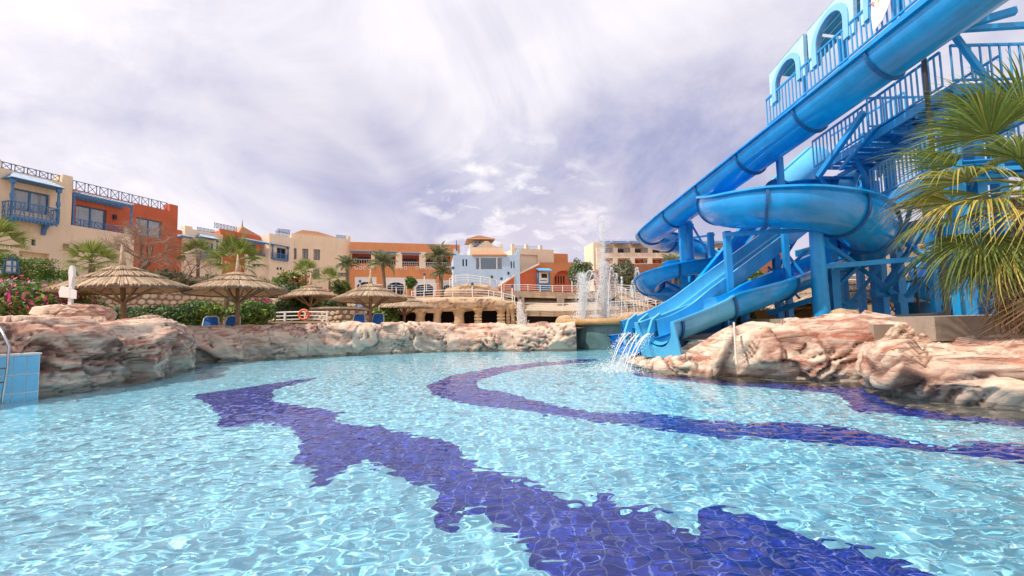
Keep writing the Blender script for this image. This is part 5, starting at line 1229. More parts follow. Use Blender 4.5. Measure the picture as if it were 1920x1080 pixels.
_stones = [stone_mesh(.46, .36, MT['rubble'][k % 3], k) for k in range(9)]
def stone_wall(label, path, z0, tops, sw=.42, sh=.33, thick=.5, cap=True):
    """path: ground points left to right as seen; tops: height at each"""
    root = empty('stone_wall', (path[0].x, path[0].y, z0), 0, label, 'stone wall'); o = Vector((path[0].x, path[0].y, z0)); core = MB()
    for (a, b, ta, tb) in zip(path[:-1], path[1:], tops[:-1], tops[1:]):
        d = (b - a); L_ = d.length; d.normalize(); nr = Vector((d.y, -d.x, 0)); bk = -nr * thick
        q = [Vector((p.x, p.y, z)) - o for p, z in ((a, z0), (b, z0), (b, tb), (a, ta))]; core.add(q + [v + bk for v in q], [(0, 1, 2, 3), (7, 6, 5, 4), (3, 2, 6, 7), (0, 3, 7, 4), (1, 5, 6, 2)])
        ang = math.atan2(d.y, d.x); nx = max(1, round(L_ / sw)); nz_ = max(1, int((max(ta, tb) - z0) / sh) + 1)
        for j in range(nz_):
            for i in range(nx):
                u = (i + .5 + (.5 if j % 2 else 0) + random.uniform(-.12, .12)) / nx; z = z0 + (j + .5) * sh + random.uniform(-.04, .04)
                if u > 1 or z > ta + (tb - ta) * u - .10: continue
                p = a + d * (L_ * u); c = obj('stone', random.choice(_stones), root, Vector((p.x, p.y, z)) - o); c.rotation_euler = (0, random.uniform(-.5, .5), ang); s_ = random.uniform(.88, 1.1); c.scale = (s_ * sw / .44, 1, s_ * sh / .345)
    core.build('core', MT['mortar'], root)
    if cap:
        m = MB()
        for (a, b, ta, tb) in zip(path[:-1], path[1:], tops[:-1], tops[1:]):
            d = (b - a).normalized(); nr = Vector((d.y, -d.x, 0)); m.bar(Vector((a.x, a.y, ta + .04)) - o - nr * .2, Vector((b.x, b.y, tb + .04)) - o - nr * .2, .62, .1)
        m.build('coping', MT['concrete'], root)
P2 = lambda px, Y: Vector((at(px, 560, Y).x, Y, 0))
stone_wall('long rubble retaining wall behind the thatched parasols at left', [P2(60, 23.6), P2(150, 25), P2(250, 27), P2(340, 29), P2(420, 31.2), P2(500, 34)], 1.9, [at(60, 527, 23.6).z, at(150, 535, 25).z, at(250, 539, 27).z, at(340, 544, 29).z, at(420, 551, 31.2).z, at(500, 556, 34).z])
stone_wall('curved rubble stone wall right of the lifebuoy', [P2(585, 27.5), P2(610, 27), P2(640, 26.8), P2(670, 27), P2(688, 27.8), P2(694, 29.5)], .8, [at(585, 580, 27.5).z, at(610, 578, 27).z, at(640, 578, 26.8).z, at(670, 579, 27).z, at(688, 582, 27.8).z, at(694, 584, 29.5).z], .36, .29)
stone_wall('low rubble kerb wall under the lifebuoy railing', [P2(498, 25), P2(550, 25), P2(612, 25.2)], .7, [at(498, 606, 25).z, at(550, 605, 25).z, at(612, 606, 25.2).z], .36, .26)
stone_wall('rubble stair block behind the curved stone wall', [P2(500, 33.5), P2(560, 33), P2(618, 32.5)], 1.0, [at(500, 562, 33.5).z, at(560, 572, 33).z, at(618, 574, 32.5).z], .42, .33)
stone_wall('square rubble pier beside the pink flowering garden wall', [P2(638, 36), P2(690, 36)], .8, [at(638, 560, 36).z, at(690, 561, 36).z], .42, .33)

# ================================================================== THATCHED PARASOLS
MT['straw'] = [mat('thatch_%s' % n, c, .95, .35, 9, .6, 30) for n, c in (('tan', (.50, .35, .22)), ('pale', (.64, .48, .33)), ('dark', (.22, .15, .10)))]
def make_parasol(Rr, rise, pole_h, seed):
    rnd = random.Random(seed); root = bpy.data.objects.new('thatched_parasol', None); COL.objects.link(root)
    zt = lambda r: pole_h + rise * (1 - (r / Rr) ** 1.15)
    m = MB(); n = 40
    m.lathe([(Rr * .97, pole_h - .05), (Rr * .5, zt(Rr * .5) - .08), (.05, pole_h + rise - .06)], n); m.build('underlay', MT['straw'][0], root, True)
    tiers = [(0, .36, .16), (.26, .64, .08), (.54, 1.03, 0.0)]
    for r0, r1, lift in tiers[::-1]:
        m = MB(); nb = int(250 * (.4 + r1))
        for k in range(nb):
            a = 2 * math.pi * k / nb + rnd.uniform(-.01, .01); e = r1 * Rr * rnd.uniform(.93, 1.03) * (1 + .035 * math.sin(a * 3 + seed) + .02 * math.sin(a * 7 + seed * 2)); s0 = max(.02, r0 * Rr); w1 = 2 * math.pi * e / nb * rnd.uniform(.6, 1.05); w0 = max(.006, 2 * math.pi * s0 / nb)
            ca, sa = math.cos(a), math.sin(a); dz = rnd.uniform(-.02, .03) + lift; th = .05
            def pt(r, w, z): return (r * ca - w / 2 * sa, r * sa + w / 2 * ca, z)
            mid = (s0 + e) / 2; z0, z1, z2 = zt(s0) + lift + .02, zt(mid) + dz + .03, zt(e) + dz
            m.cur = 2 if rnd.random() < .10 else (1 if rnd.random() < .45 else 0)
            m.add([pt(s0, w0, z0), pt(s0, -w0, z0), pt(mid, (w0 + w1) / 2, z1), pt(mid, -(w0 + w1) / 2, z1), pt(e, w1, z2), pt(e, -w1, z2), pt(e, w1, z2 - th), pt(e, -w1, z2 - th)], [(0, 1, 3, 2), (2, 3, 5, 4), (4, 5, 7, 6)])
        m.build('thatch_tier', MT['straw'], root, fix=False)
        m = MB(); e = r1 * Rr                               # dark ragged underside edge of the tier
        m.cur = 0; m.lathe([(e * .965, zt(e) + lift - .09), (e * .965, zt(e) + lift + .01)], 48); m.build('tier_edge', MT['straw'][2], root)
    m = MB(); m.tube([(0, 0, pole_h + rise - .05), (.01, 0, pole_h + rise + .35), (0, 0, pole_h + rise + .95)], [.17, .085, .03], 10); m.build('finial', MT['straw'][0], root, True)
    m = MB(); m.tube([(0, 0, -.1), (.02, 0, pole_h * .5), (0, 0, pole_h + rise - .1)], [.10, .09, .08], 10); m.build('pole', MT['wood'], root, True)
    for k in range(8):
        a = 2 * math.pi * k / 8 + .3; c, s = math.cos(a), math.sin(a); r = Rr * .62; m = MB(); m.tube([(.06 * c, .06 * s, pole_h - .55), (r * c, r * s, zt(r) - .1)], .04, 6); m.build('strut', MT['wood'], root)
    for k in range(12):
        a = 2 * math.pi * k / 12; c, s = math.cos(a), math.sin(a); m = MB(); m.tube([(.1 * c, .1 * s, pole_h + rise - .12), (Rr * .95 * c, Rr * .95 * s, pole_h - .03)], .025, 5); m.build('rafter', MT['wood'], root)
    return root
PG = 'thatched parasols on the pool terrace'
for k, (px_, Y, Rr, pye, lab) in enumerate([(236, 17.2, 2.12, 541, 'nearest thatched parasol, beside the white signpost'), (446, 20.2, 2.05, 545, 'thatched parasol standing over the two left blue loungers'), (583, 28.5, 1.8, 557, 'thatched parasol behind the orange lifebuoy'), (695, 24.6, 1.95, 560, 'thatched parasol over the two blue loungers by the curved stone wall'), (757, 29.5, 1.85, 575, 'low thatched parasol in front of the dark grotto openings'), (1575, 22.0, 2.9, 566, 'wide thatched shade behind the slide posts, with pointed tip'), (1470, 24.5, 2.6, 576, 'low wide thatched shade left of the big slide column')]):
    p = at(px_, pye, Y); zg = gz(p.x, p.y); ph = p.z - zg; o = make_parasol(Rr, .34 * Rr + (.0 if k < 5 else -.1), ph, k); o.location = (p.x, p.y, zg); o.rotation_euler = (R((1.5, -2, 1, 2.2, -1.2, .5, -1)[k]), R((-2, 1.2, 2, -1, 1.5, 1, -.8)[k]), k * 1.3); tag(o, lab, 'parasol', PG)

# ================================================================== POOLSIDE THINGS
MT['bluefab'] = mat('royal_blue_fabric', (.02, .16, .50), .8, .2, 8, .2, 60)
def lounger(px_, Y, lab, rz):
    p = at(px_, 610, Y); zg = gz(p.x, p.y); r_ = empty('sun_lounger', (p.x, p.y, zg), rz, lab, 'sun lounger', 'blue loungers on the terrace'); r_.scale = (1, 1, .90)
    m = MB(); fr_ = [(-.30, 0, .38), (-.31, .12, .65), (-.27, .26, .98), (-.18, .32, 1.06), (.18, .32, 1.06), (.27, .26, .98), (.31, .12, .65), (.30, 0, .38)]
    m.tube(fr_, .028, 8); m.build('backrest_frame', MT['white'], r_); m = MB(); n = 8
    v = []
    for i in range(7):
        f = i / 6; y, z = .30 * f, .40 + .62 * f; w = .29 if f < .8 else .29 - .1 * (f - .8) / .2
        v += [(-w, y - .015, z), (w, y - .015, z), (-w, y + .015, z), (w, y + .015, z)]
    m.add(v, [f for i in range(6) for f in ((4 * i, 4 * i + 1, 4 * i + 5, 4 * i + 4), (4 * i + 3, 4 * i + 2, 4 * i + 6, 4 * i + 7), (4 * i, 4 * i + 4, 4 * i + 6, 4 * i + 2), (4 * i + 1, 4 * i + 3, 4 * i + 7, 4 * i + 5))]); m.build('backrest', MT['bluefab'], r_)
    MB().box(-.29, .29, -1.25, -.02, .36, .40).build('seat', MT['bluefab'], r_); m = MB(); m.tube([(-.3, 0, .38), (-.3, -1.3, .38), (.3, -1.3, .38), (.3, 0, .38)], .03, 8); m.build('seat_frame', MT['white'], r_)
    for x in (-.28, .28):
        for y in (-1.1, -.15): MB().tube([(x, y, 0), (x, y, .37)], .025, 8).build('leg', MT['white'], r_)
lounger(395, 20.3, 'blue lounger left of the second parasol pole', .5); lounger(434, 20.7, 'blue lounger right beside the second parasol pole', .25); lounger(673, 24.3, 'blue lounger in front of the curved stone wall', .2); lounger(708, 24.6, 'blue lounger right of the fourth parasol pole', .1)
# lifebuoy
p = at(571, 590, 25.9); m = MB(); m.tube([(p.x + .27 * math.cos(t), p.y - .1, p.z + .27 * math.sin(t)) for t in [2 * math.pi * k / 28 for k in range(29)]], .065, 10, False)
lb = m.build('lifebuoy', mat('orange_lifebuoy', (.75, .13, .03), .5, .12, 3, 0), None, True); tag(lb, 'orange lifebuoy ring hung on the white railing', 'lifebuoy')
for t in (45, 135, 225, 315): MB().tube([(p.x + (.27 + d) * math.cos(R(t + 4 * e)), p.y - .1 - f, p.z + (.27 + d) * math.sin(R(t + 4 * e))) for e in (-1, 1) for d, f in ((0, .069),)], .03, 6).build('grip_band', MT['white'], lb)
# signpost
p = at(131, 603, 14.6); zb = 1.1; sg = empty('signpost', (p.x, p.y, zb), 0, 'white paddle shaped signpost with two arrow boards on the rock wall', 'signpost'); h = at(131, 498, 14.6).z - zb
MB().box(-.055, .055, -.04, .04, 0, h - .55).build('post', MT['white'], sg)
m = MB(); pr = [(.085 * math.sin(R(t)) * (1 if math.cos(R(t)) > 0 else .75), h - .33 + .33 * math.cos(R(t))) for t in range(0, 360, 15)]; m.prism(pr, -.05, .05); m.build('paddle_head', MT['white'], sg)
for (xa, xb, za, zc, y) in ((-.30, .02, h - 1.02, h - .66, -.075), (.0, .23, h - 1.06, h - .76, -.07)):
    m = MB(); m.prism([(xa, za), (xb, za - .03), (xb, zc - .06), (xa + .03, zc), (xa - .04, (za + zc) / 2)], y, y + .025); m.build('arrow_board', MT['white'], sg)
bd = lump('boulder', MT['rock'], at(140, 590, 14.9), (1.15, .6, .34), 6, 5, .16, None, 1.4, .5); tag(bd, 'flat topped pink boulder behind the signpost', 'boulder')
bd = lump('boulder', MT['rockdry'], at(826, 612, 23.6), (.5, .4, .22), 16, 4, .12, None, 1.6, .3); tag(bd, 'small sandy boulder on the far wall before the grotto', 'boulder')
bd = lump('boulder', MT['rockdry'], at(1586, 593, 12.4), (.36, .3, .2), 18, 4, .12, None, 1.6, .2); tag(bd, 'small grey boulder behind the striped rock outcrop', 'boulder')
# conduit pipe over the left wall, pipe on the right rock
MB().tube([at(-40, 601, 10.4), at(70, 600, 11.0), at(82, 604, 10.9), at(87, 640, 10.6), at(95, 702, 10.35)], .028, 8).build('conduit', mat('cream_pvc', (.62, .50, .40), .6, .1, 4, 0)); tag(bpy.data.objects['conduit'], 'cream pipe running over the left rock wall and down its face', 'pipe')
MB().tube([at(1376, 605, 10.2), at(1378, 640, 9.9), at(1381, 684, 9.7)], .022, 8).build('conduit', bpy.data.materials['cream_pvc']); tag(bpy.data.objects['conduit.001'], 'thin cream pipe standing against the striped right rock', 'pipe')
# tiled step and ladder at the far left
ta, tb_ = atZ(-60, 752, 0), atZ(50, 740, 0); td = (tb_ - ta).normalized(); tn = Vector((td.y, -td.x, 0)); ztp = at(30, 661, tb_.y).z
ts = empty('pool_step', ta + tn * .62, math.atan2(td.y, td.x), 'sky blue tiled pool step at the left edge', 'pool step'); TL_ = (tb_ - ta).length
MB().box(0, TL_, 0, .9, -.8, ztp - .035).build('body', MT['white'], ts); MB().box(-.01, TL_ + .02, -.025, .9, ztp - .034, ztp).build('coping', MT['white'], ts)
tm = MB().box(0, .185, -.014, -.001, 0, .36).mesh('tile', mat('glazed_sky_blue_tile', (.20, .55, .78), .2, .15, 2, 0))
for i in range(int(TL_ / .2)):
    for j in range(4): obj('tile', tm, ts, (TL_ - .2 - i * .2, 0, ztp - .42 - j * .385))
ld = empty('pool_ladder', (0, 0, 0), label='steel pool ladder with two rungs at the left edge', cat='ladder')
for dx in (0, -26): MB().tube([at(-14 + dx, 596, 9.6), at(4 + dx, 622, 9.15), at(17 + dx, 650, 9.1), at(14 + dx, 690, 9.1), at(5 + dx, 745, 9.1), at(3 + dx, 770, 9.1)], .024, 10).build('rail', MT['chrome'], ld, True)
for py_ in (690, 716): MB().tube([at(15 if py_ < 700 else 11, py_, 9.1), at(-14, py_ + 2, 9.1)], .02, 8).build('rung', MT['chrome'], ld)
# garden lanterns
for px_, py_, Y, lab in ((20, 513, 26, 'blue timber garden lantern by the clipped hedge'), (674, 578, 33, 'small blue timber lantern behind the curved stone wall')):
    p = at(px_, py_, Y); r_ = empty('garden_lantern', p, .2, lab, 'lantern', 'blue garden lanterns')
    h = .78 if px_ < 100 else .6
    for x in (-.2, .2):
        for y in (-.2, .2): MB().bar((x * 1.15, y * 1.15, 0), (x * .8, y * .8, h), .07).build('post', MT['bluewood'], r_)
    MB().lathe([(.24, h), (.25, h + .05), (.05, h + .16)], 4).build('cap', MT['bluewood'], r_); MB().box(-.14, .14, -.14, .14, .08, h - .05).build('glass', MT['curtain'], r_)
    for z in (.05, h * .5): MB().box(-.21, .21, -.21, .21, z, z + .05).build('shelf', MT['bluewood'], r_)
# ================================================================== PLANTS
def leaf_mat(name, col, var=.45, trans=.25):
    m, N, L, b = nodes_of(name); oi = N.new('ShaderNodeNewGeometry'); r = N.new('ShaderNodeValToRGB'); e = r.color_ramp.elements
    e[0].color = (*[c * (1 - var) for c in col], 1); e[1].color = (*[min(1, c * (1 + var)) for c in col], 1); L.new(oi.outputs['Random Per Island'], r.inputs[0]); L.new(r.outputs[0], b.inputs['Base Color'])
    b.inputs['Roughness'].default_value = .5; b.inputs['Specular IOR Level'].default_value = .35
    tl = N.new('ShaderNodeBsdfTranslucent'); L.new(r.outputs[0], tl.inputs[0]); mx = N.new('ShaderNodeMixShader'); mx.inputs[0].default_value = trans
    L.new(b.outputs[0], mx.inputs[1]); L.new(tl.outputs[0], mx.inputs[2]); L.new(mx.outputs[0], N['Material Output'].inputs[0]); return m
LM = {'green': leaf_mat('leaf_green', (.09, .17, .035)), 'dark': leaf_mat('leaf_dark_green', (.045, .09, .025)), 'lime': leaf_mat('leaf_yellow_green', (.19, .25, .035)), 'grey': leaf_mat('leaf_grey_green', (.16, .18, .10)), 'pink': leaf_mat('bougainvillea_pink', (.55, .07, .20)), 'red': leaf_mat('flower_coral', (.62, .16, .12)),
      'palm': leaf_mat('palm_green', (.19, .25, .06), .35, .35), 'palmy': leaf_mat('palm_yellow', (.55, .42, .10), .3, .35), 'palmold': leaf_mat('palm_olive', (.30, .30, .07), .4, .35), 'dead': leaf_mat('palm_dead_straw', (.46, .30, .16), .4, .1), 'date': leaf_mat('date_palm_green', (.27, .30, .17), .35), 'bark': mat('bark', (.22, .15, .10), .95, .4, 6, .6, 14), 'twig': mat('dry_twig', (.36, .25, .19), .95, .3, 6, 0)}
def leaf_cloud(name, mtl, parent, c, rad, n, size, seed, shape='ellipsoid', shell=.35, aspect=2.2):
    rng = np.random.default_rng(seed); P = []
    while len(P) < n:
        q = rng.uniform(-1, 1, (n, 3))
        if shape == 'ellipsoid':
            r = np.linalg.norm(q, axis=1); lim = np.array([.82 + .3 * noise.noise(Vector(v) * 2.2 + Vector((seed, 0, 0))) for v in q]); ok = (r < lim) & (r > lim * shell)
        else:
            r = np.max(np.abs(q), axis=1); lim = np.array([.90 + .14 * noise.noise(Vector(v * np.array(rad)) * 1.6 + Vector((seed, 0, 0))) for v in q]); ok = (r < lim) & (r > .55)
        P.extend(q[ok].tolist())
    P = np.array(P[:n]); D = P / np.maximum(np.linalg.norm(P, axis=1, keepdims=True), 1e-4) + rng.normal(0, .6, (n, 3)); P = P * np.array(rad) + np.array(c)
    U = np.cross(D, rng.normal(0, 1, (n, 3))); U /= np.maximum(np.linalg.norm(U, axis=1, keepdims=True), 1e-4); V = np.cross(D, U); V /= np.maximum(np.linalg.norm(V, axis=1, keepdims=True), 1e-4)
    s = size * rng.uniform(.6, 1.3, (n, 1)); U = U * s * aspect / 2; V = V * s / 2
    co = np.stack([P - U, P + V * .9 - U * .1, P + U, P - V * .9 - U * .1], 1).reshape(-1, 3).astype(np.float32); me = bpy.data.meshes.new(name)
    me.vertices.add(4 * n); me.vertices.foreach_set('co', co.ravel()); me.loops.add(4 * n); me.loops.foreach_set('vertex_index', np.arange(4 * n, dtype=np.int32)); me.polygons.add(n); me.polygons.foreach_set('loop_start', np.arange(0, 4 * n, 4, dtype=np.int32)); me.update(calc_edges=True); me.materials.append(mtl)
    return obj(name, me, parent)
def bush(label, px_, py_, Y, rad, n, size, mats, shape='ellipsoid', name='bush', cat='bush', stems=3, group=None):
    p = at(px_, py_, Y); zg = min(gz(p.x, p.y), p.z - rad[2] * .5); root = empty(name, (p.x, p.y, zg), 0, label, cat, group); cz = p.z - zg; seed = int(px_ * 7 + Y) % 997
    tot = sum(w for _, w in mats)
    for i, (mk, w) in enumerate(mats):
        fl = mk in ('pink', 'red'); leaf_cloud('blossoms' if fl else 'foliage', LM[mk], root, (0, 0, cz), [r * (1.03 if fl else 1.0) for r in rad], int(n * w / tot), size * (.8 if fl else 1), seed + i * 13, shape, .75 if fl else .35)
    for k in range(stems):
        a = 2.1 * k + seed; MB().tube([(.1 * math.cos(a), .1 * math.sin(a), -.1), (.3 * rad[0] * math.cos(a), .3 * rad[1] * math.sin(a), cz), (.55 * rad[0] * math.cos(a), .55 * rad[1] * math.sin(a), cz + rad[2] * .6)], [.05, .035, .012], 5).build('stem', LM['bark'], root)
    return root
bush('bougainvillea bank with pink flowers at the left edge', 35, 566, 17.5, (3.4, 1.3, 1.05), 5200, .11, [('green', 5), ('lime', 2), ('pink', 1.6)], name='flowering_bush')
bush('bougainvillea tail with few flowers behind the signpost', 130, 578, 18.5, (1.6, 1.0, .75), 1800, .11, [('green', 4), ('lime', 2), ('pink', .6)], name='flowering_bush')
bush('dark clipped hedge behind the nearest parasol pole', 265, 597, 22.5, (3.2, .8, .62), 4200, .10, [('dark', 5), ('green', 2)], 'box', 'hedge', 'hedge')
bush('bright green feathery bush left of the second parasol', 372, 588, 23.0, (1.5, .9, .78), 3000, .09, [('green', 3), ('lime', 2)], 'ellipsoid')
bush('leafy green bush behind the second parasol pole', 472, 588, 23.5, (1.5, .9, .85), 2600, .10, [('green', 4), ('lime', 1.5)])
bush('pink flowering shrub on the wall behind the second parasol', 487, 574, 27, (.75, .6, .65), 900, .10, [('pink', 3), ('green', 2)], name='flowering_bush')
bush('dark shrub behind the lifebuoy railing', 552, 580, 29.5, (1.9, 1.0, 1.05), 2800, .11, [('dark', 4), ('green', 1)])
bush('clipped dark shrub under the third parasol, right side', 612, 572, 33, (1.7, 1.0, .95), 2000, .11, [('dark', 3), ('green', 1)])
bush('yellow green bush between the fourth parasol and the grotto', 722, 594, 28.5, (1.05, .9, 1.05), 2200, .11, [('green', 3), ('lime', 2)])
bush('clipped light hedge in front of the villa, left of the fan palm', 58, 506, 28.5, (1.25, .8, .75), 2400, .08, [('green', 3), ('lime', 2)], 'box', 'hedge', 'hedge')
bush('low clipped hedge strip right of the light hedge', 105, 517, 29, (1.1, .6, .35), 1300, .08, [('green', 3), ('lime', 1)], 'box', 'hedge', 'hedge')
bush('clipped hedge behind the blue garden lantern', 3, 500, 27.5, (.8, .7, .9), 1300, .08, [('green', 3)], 'box', 'hedge', 'hedge')
bush('dry shrub under the bare tree', 205, 520, 31, (1.6, 1.0, .8), 1500, .10, [('grey', 3), ('dark', 1)])
bush('greenery at the foot of the terracotta villa wall', 300, 524, 33, (2.6, 1.0, .9), 2000, .12, [('grey', 3), ('dark', 2)])
bush('shrub with coral flowers before the row villas', 545, 532, 52, (2.4, 1.4, 1.7), 1800, .2, [('lime', 2), ('green', 2), ('red', .9)], name='flowering_bush')
bush('coral flowering ground shrub below the plain beige block', 575, 548, 48, (2.8, 1.2, .8), 1200, .18, [('red', 2), ('green', 2)], name='flowering_bush')
bush('small dark shrub with yellow green tips left of the orange wing', 640, 540, 60, (1.6, 1.2, 1.3), 900, .2, [('dark', 2), ('lime', 1)])
bush('green garden bank along the row villas', 420, 535, 44, (5.5, 1.5, 1.2), 2400, .2, [('dark', 3), ('green', 2), ('grey', 1)])
bush('garden bank below the plain beige block', 520, 548, 46, (5, 1.4, 1.0), 1800, .2, [('dark', 3), ('grey', 2)])
bush('round bush between the doorways of the orange wing', 770, 530, 66, (1.0, .9, 1.1), 700, .2, [('green', 2)])
bush('grey green tree crown left of the fountain jets', 1088, 512, 74, (2.6, 2.0, 2.6), 1500, .3, [('grey', 3), ('green', 1)], name='tree', cat='tree')
bush('grey green tree crown right of the fountain jets', 1170, 515, 75, (2.4, 2.0, 2.8), 1300, .3, [('grey', 3)], name='tree', cat='tree')
bush('young leafy tree between the slide posts', 1412, 526, 42, (1.6, 1.4, 1.5), 1600, .16, [('green', 2), ('lime', 2)], name='tree', cat='tree')
bush('dark green bush under the straight slide', 1385, 592, 17, (.7, .6, .7), 1200, .09, [('dark', 2), ('lime', 1)])
bush('small bush beside the coiled slide', 1712, 536, 30, (1.1, .8, .8), 900, .12, [('dark', 2), ('green', 1)])
# ---- palms
def fan_mesh(seed, Lp, Lb, nseg=38, mtl=None, droop=.35, spread=78):
    rnd = random.Random(seed); m = MB(); m.cur = 0
    m.tube([(0, 0, 0), (Lp * .5, 0, .04), (Lp, 0, .0)], [.028, .02, .014], 6)
    for k in range(nseg):
        a = R(-spread + 2 * spread * k / (nseg - 1)) + rnd.uniform(-.02, .02); L_ = Lb * (.78 + .22 * math.cos(a)) * rnd.uniform(.86, 1.06); dr = droop * rnd.uniform(.6, 1.5)
        wmax = 2 * R(spread) / nseg * Lb * .40; pts = []; ns = 6
        for i in range(ns + 1):
            f = i / ns; r = L_ * f; z = .10 * math.sin(f * 1.6) * L_ - dr * L_ * max(0, f - .45) ** 2 * 2.2 - .10 * abs(a) * f * L_; w = wmax * (f / .5 if f < .5 else 1 - (f - .5) / .52) * 1.15 + .002
            x, y = Lp + r * math.cos(a), r * math.sin(a); tx, ty = -math.sin(a), math.cos(a); pts += [(x - tx * w / 2, y - ty * w / 2, z), (x, y, z - w * .30), (x + tx * w / 2, y + ty * w / 2, z)]
        m.cur = 1 if rnd.random() < .22 else 0
        m.add(pts, [f for i in range(ns) for f in ((3 * i, 3 * i + 1, 3 * i + 4, 3 * i + 3), (3 * i + 1, 3 * i + 2, 3 * i + 5, 3 * i + 4))])
    return m.mesh('frond', mtl or [LM['palm'], LM['palmold']], False)
def place_frond(me, root, az, el, roll=0, base=(0, 0, 0), sc=1.0, name='frond'):
    o = obj(name, me, root); o.rotation_mode = 'XYZ'; o.matrix_local = Matrix.Translation(base) @ Matrix.Rotation(az, 4, 'Z') @ Matrix.Rotation(-el, 4, 'Y') @ Matrix.Rotation(roll, 4, 'X') @ Matrix.Scale(sc, 4); return o
def trunk(root, h, r, lean=(0, 0), rings=26):
    m = MB(); pts = []; rs = []
    for i in range(rings * 2 + 1):
        f = i / (rings * 2); pts.append((lean[0] * f * f, lean[1] * f * f, h * f - .1)); rs.append(r * (1.15 - .3 * f) * (1.07 if i % 2 else .96))
    m.tube(pts, rs, 12); return m.build('trunk', LM['bark'], root, True)
def fan_palm(label, px_, py_, Y, Lb, nf, seed, small=True):
    p = at(px_, py_, Y); zg = gz(p.x, p.y); root = empty('fan_palm', (p.x, p.y, zg), 0, label, 'palm tree', 'palms in the garden'); h = max(.3, p.z - zg); trunk(root, h, .16); rnd = random.Random(seed)
    ms = [fan_mesh(seed + i, Lb * .7, Lb, 26) for i in range(3)]
    for k in range(nf): place_frond(ms[k % 3], root, k * 2.4 + rnd.uniform(-.3, .3), R(78 - 105 * k / nf), rnd.uniform(-.5, .5), (0, 0, h), rnd.uniform(.85, 1.1))
fan_palm('bright fan palm in front of the villa wall', 172, 492, 27, 1.0, 16, 3); fan_palm('fan palm cut by the left edge of the photo', -14, 458, 25, 1.15, 16, 4); fan_palm('large fan palm behind the second parasol', 445, 492, 37, 1.6, 20, 5); fan_palm('small fan palm below the plain beige block', 573, 512, 54, 1.3, 14, 6); fan_palm('low fan palm left of the orange wing', 618, 525, 58, 1.3, 14, 8)
fan_palm('young fan palm in front of the rubble retaining wall', 425, 556, 28.5, .75, 12, 11); fan_palm('slim fan palm right of the pink flowering shrub', 483, 552, 28.5, .8, 12, 12); fan_palm('fan palm beside the first row villa balcony', 372, 480, 47, 1.4, 14, 13)
def feather_mesh(seed, L_, mtl, droop):
    rnd = random.Random(seed); m = MB(); n = 34; sp = [(L_ * (f - .12 * f * f), 0, L_ * (.42 * f - droop * f * f)) for f in [i / 12 for i in range(13)]]; m.tube(sp, [.03 * (1 - .9 * i / 12) + .003 for i in range(13)], 5)
    for k in range(n):
        f = .12 + .88 * k / n; x, z = L_ * (f - .12 * f * f), L_ * (.42 * f - droop * f * f); ll = L_ * .26 * math.sin(math.pi * min(1, .25 + f * .72)) + .08
        for s in (-1, 1):
            a = R(48 - 20 * f) * s + rnd.uniform(-.12, .12); dx, dy = math.cos(a) * ll, math.sin(a) * ll; up = rnd.uniform(.05, .3) * ll; w = .028; m.add([(x - w, 0, z), (x + w, 0, z), (x + dx * .55 + w, dy * .55, z + up), (x + dx, dy, z + up * .5 - .12 * ll), (x + dx * .55 - w, dy * .55, z + up)], [(0, 1, 2, 3, 4)])
    return m.mesh('frond', mtl)
def date_palm(label, px_, pyc, pyb, Y, L_, nf, seed, lean=0):
    p = at(px_, pyc, Y); b = at(px_ + lean, pyb, Y); zg = b.z; root = empty('date_palm', (b.x, b.y, zg), 0, label, 'palm tree', 'date palms before the hotel'); h = p.z - zg; trunk(root, h, .24, (p.x - b.x, 0)); rnd = random.Random(seed); ms = [feather_mesh(seed + i, L_, LM['date'], .35 + .2 * i) for i in range(3)]
    for k in range(nf): place_frond(ms[k % 3], root, k * 2.399 + rnd.uniform(-.2, .2), R(62 - 95 * (k / nf) ** 1.3), rnd.uniform(-.3, .3), (p.x - b.x, 0, h), rnd.uniform(.8, 1.1))
date_palm('date palm at the left end of the orange wing', 651, 497, 548, 68, 2.1, 24, 21); date_palm('broad date palm in front of the second white doorway', 717, 494, 552, 66, 2.7, 30, 22, 4); date_palm('tall date palm left of the pale blue house', 822, 482, 556, 66, 2.7, 30, 23, 6); date_palm('low young date palm beside the tall one', 828, 512, 556, 65, 1.9, 24, 24); date_palm('date palm beside the hotel block behind the jets', 1262, 500, 548, 76, 3.0, 30, 25)
# ---- the big fan palm on the right
bp_ = at(1926, 345, 7.0); zg = gz(bp_.x, bp_.y)
BP = empty('fan_palm', (bp_.x, bp_.y, zg), 0, 'big shaggy fan palm in front of the slide tower at the right', 'palm tree'); ph = bp_.z - zg; trunk(BP, ph - .1, .22)
big = [fan_mesh(50 + i, .85, 1.12, 54, [LM['palm'], LM['palmold']], .40) for i in range(4)] + [fan_mesh(60, .8, 1.05, 44, [LM['palmy'], LM['palmold']], .6), fan_mesh(61, .85, 1.1, 44, [LM['palmold'], LM['palmy']], .5)]
rnd = random.Random(9)
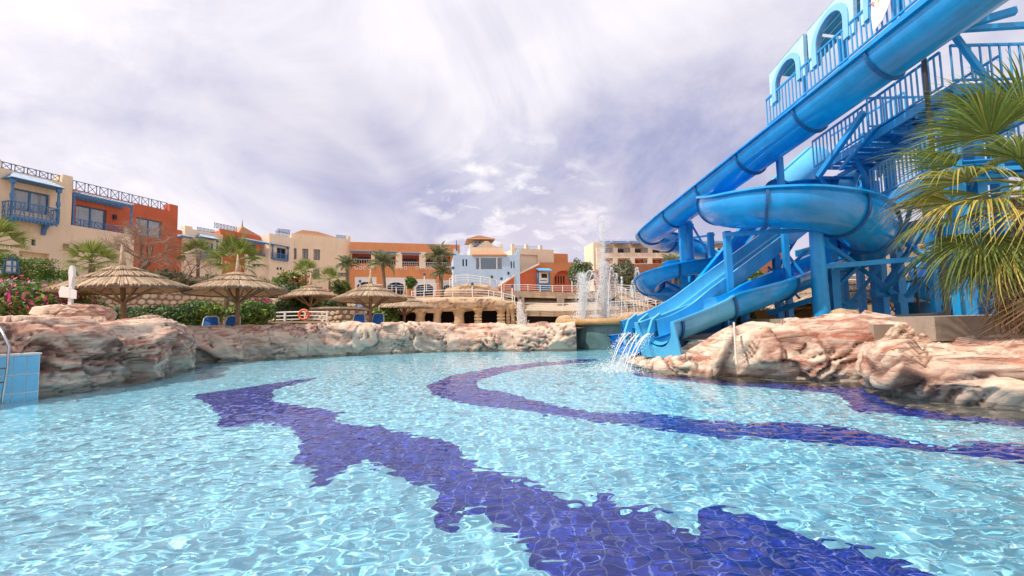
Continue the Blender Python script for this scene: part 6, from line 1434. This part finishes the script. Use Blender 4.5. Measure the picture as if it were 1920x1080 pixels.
# fronds reaching towards the left of the picture, then the rest of the crown
for az, el, mi, dz, sc in [(178, 52, 0, .3, 1), (200, 30, 1, .25, 1.05), (160, 22, 2, .1, 1.05), (215, 12, 3, .05, 1), (180, 4, 5, 0, 1.1), (198, -10, 4, -.15, 1.08), (165, -16, 1, -.2, 1.05), (225, -22, 4, -.2, 1.05), (185, -32, 2, -.3, 1.05), (240, 2, 0, -.05, 1), (250, -30, 3, -.3, 1), (205, -44, 5, -.4, 1), (170, -48, 0, -.45, 1), (265, 35, 2, .2, 1), (230, 60, 1, .3, .95), (150, 60, 3, .3, .95), (130, 0, 5, -.1, 1), (120, -35, 1, -.3, 1), (285, 10, 1, 0, 1), (300, -25, 5, -.2, 1), (330, 20, 0, .1, 1), (10, 10, 2, .1, 1), (40, 30, 3, .2, 1), (80, 5, 1, 0, 1), (60, -30, 2, -.2, 1), (350, -35, 3, -.3, 1), (100, 50, 0, .3, 1), (20, 65, 2, .3, 1)]: place_frond(big[mi], BP, R(az + rnd.uniform(-5, 5)), R(el), rnd.uniform(-.4, .4), (0, 0, ph + dz), sc)
dead = [fan_mesh(70 + i, .45, .95, 40, [LM['dead'], LM['dead']], .9, 60) for i in range(2)]
for k in range(18): place_frond(dead[k % 2], BP, R(k * 47 + 10), R(-60 - (k % 4) * 6), rnd.uniform(-.3, .3), (0, 0, ph - .45 - .05 * k), rnd.uniform(.9, 1.15), 'dead_frond')
# ---- bare trees
def bare_tree(label, px_, pyb, Y, h, seed, spread=.5, depth=6, mtl='twig', name='bare_tree', cat='tree', r0=.1):
    p = at(px_, pyb, Y); root = empty(name, p, 0, label, cat); rnd = random.Random(seed); tm, cm = MB(), MB()
    def grow(a, d, L_, r, lv):
        b = a + d * L_; mid = a.lerp(b, .5) + Vector((rnd.uniform(-1, 1), rnd.uniform(-1, 1), rnd.uniform(-1, 1))) * L_ * .08
        (tm if lv >= depth - 1 else cm).tube([a, mid, b], [r, r * .85, r * .7], 5 if r > .02 else 3, False)
        if lv == 0: return
        for k in range(3 if lv > 2 else 2 + (rnd.random() < .5)):
            nd = (d + Vector((rnd.gauss(0, spread), rnd.gauss(0, spread), rnd.gauss(.05, spread * .7)))).normalized(); grow(b if k else mid, nd, L_ * rnd.uniform(.62, .82), r * .62, lv - 1)
    for k in range(3): grow(Vector((0, 0, -.1)), Vector((rnd.gauss(0, .45), rnd.gauss(0, .4), 1)).normalized(), h * .34, r0, depth)
    tm.build('trunk', LM['bark'], root, True); tag(cm.build('branches', LM[mtl], root, fix=False), kind='stuff')
bare_tree('leafless pinkish tree before the terracotta villa wall', 262, 522, 30, 4.2, 3, .55, 6); bare_tree('tangled dry grey shrub right of the leafless tree', 352, 532, 33, 3.0, 5, .8, 6, 'twig', 'dry_shrub', 'shrub', .06); bare_tree('low dry thorny shrub under the second parasol', 392, 545, 31, 2.0, 8, .8, 5, 'twig', 'dry_shrub', 'shrub', .05)
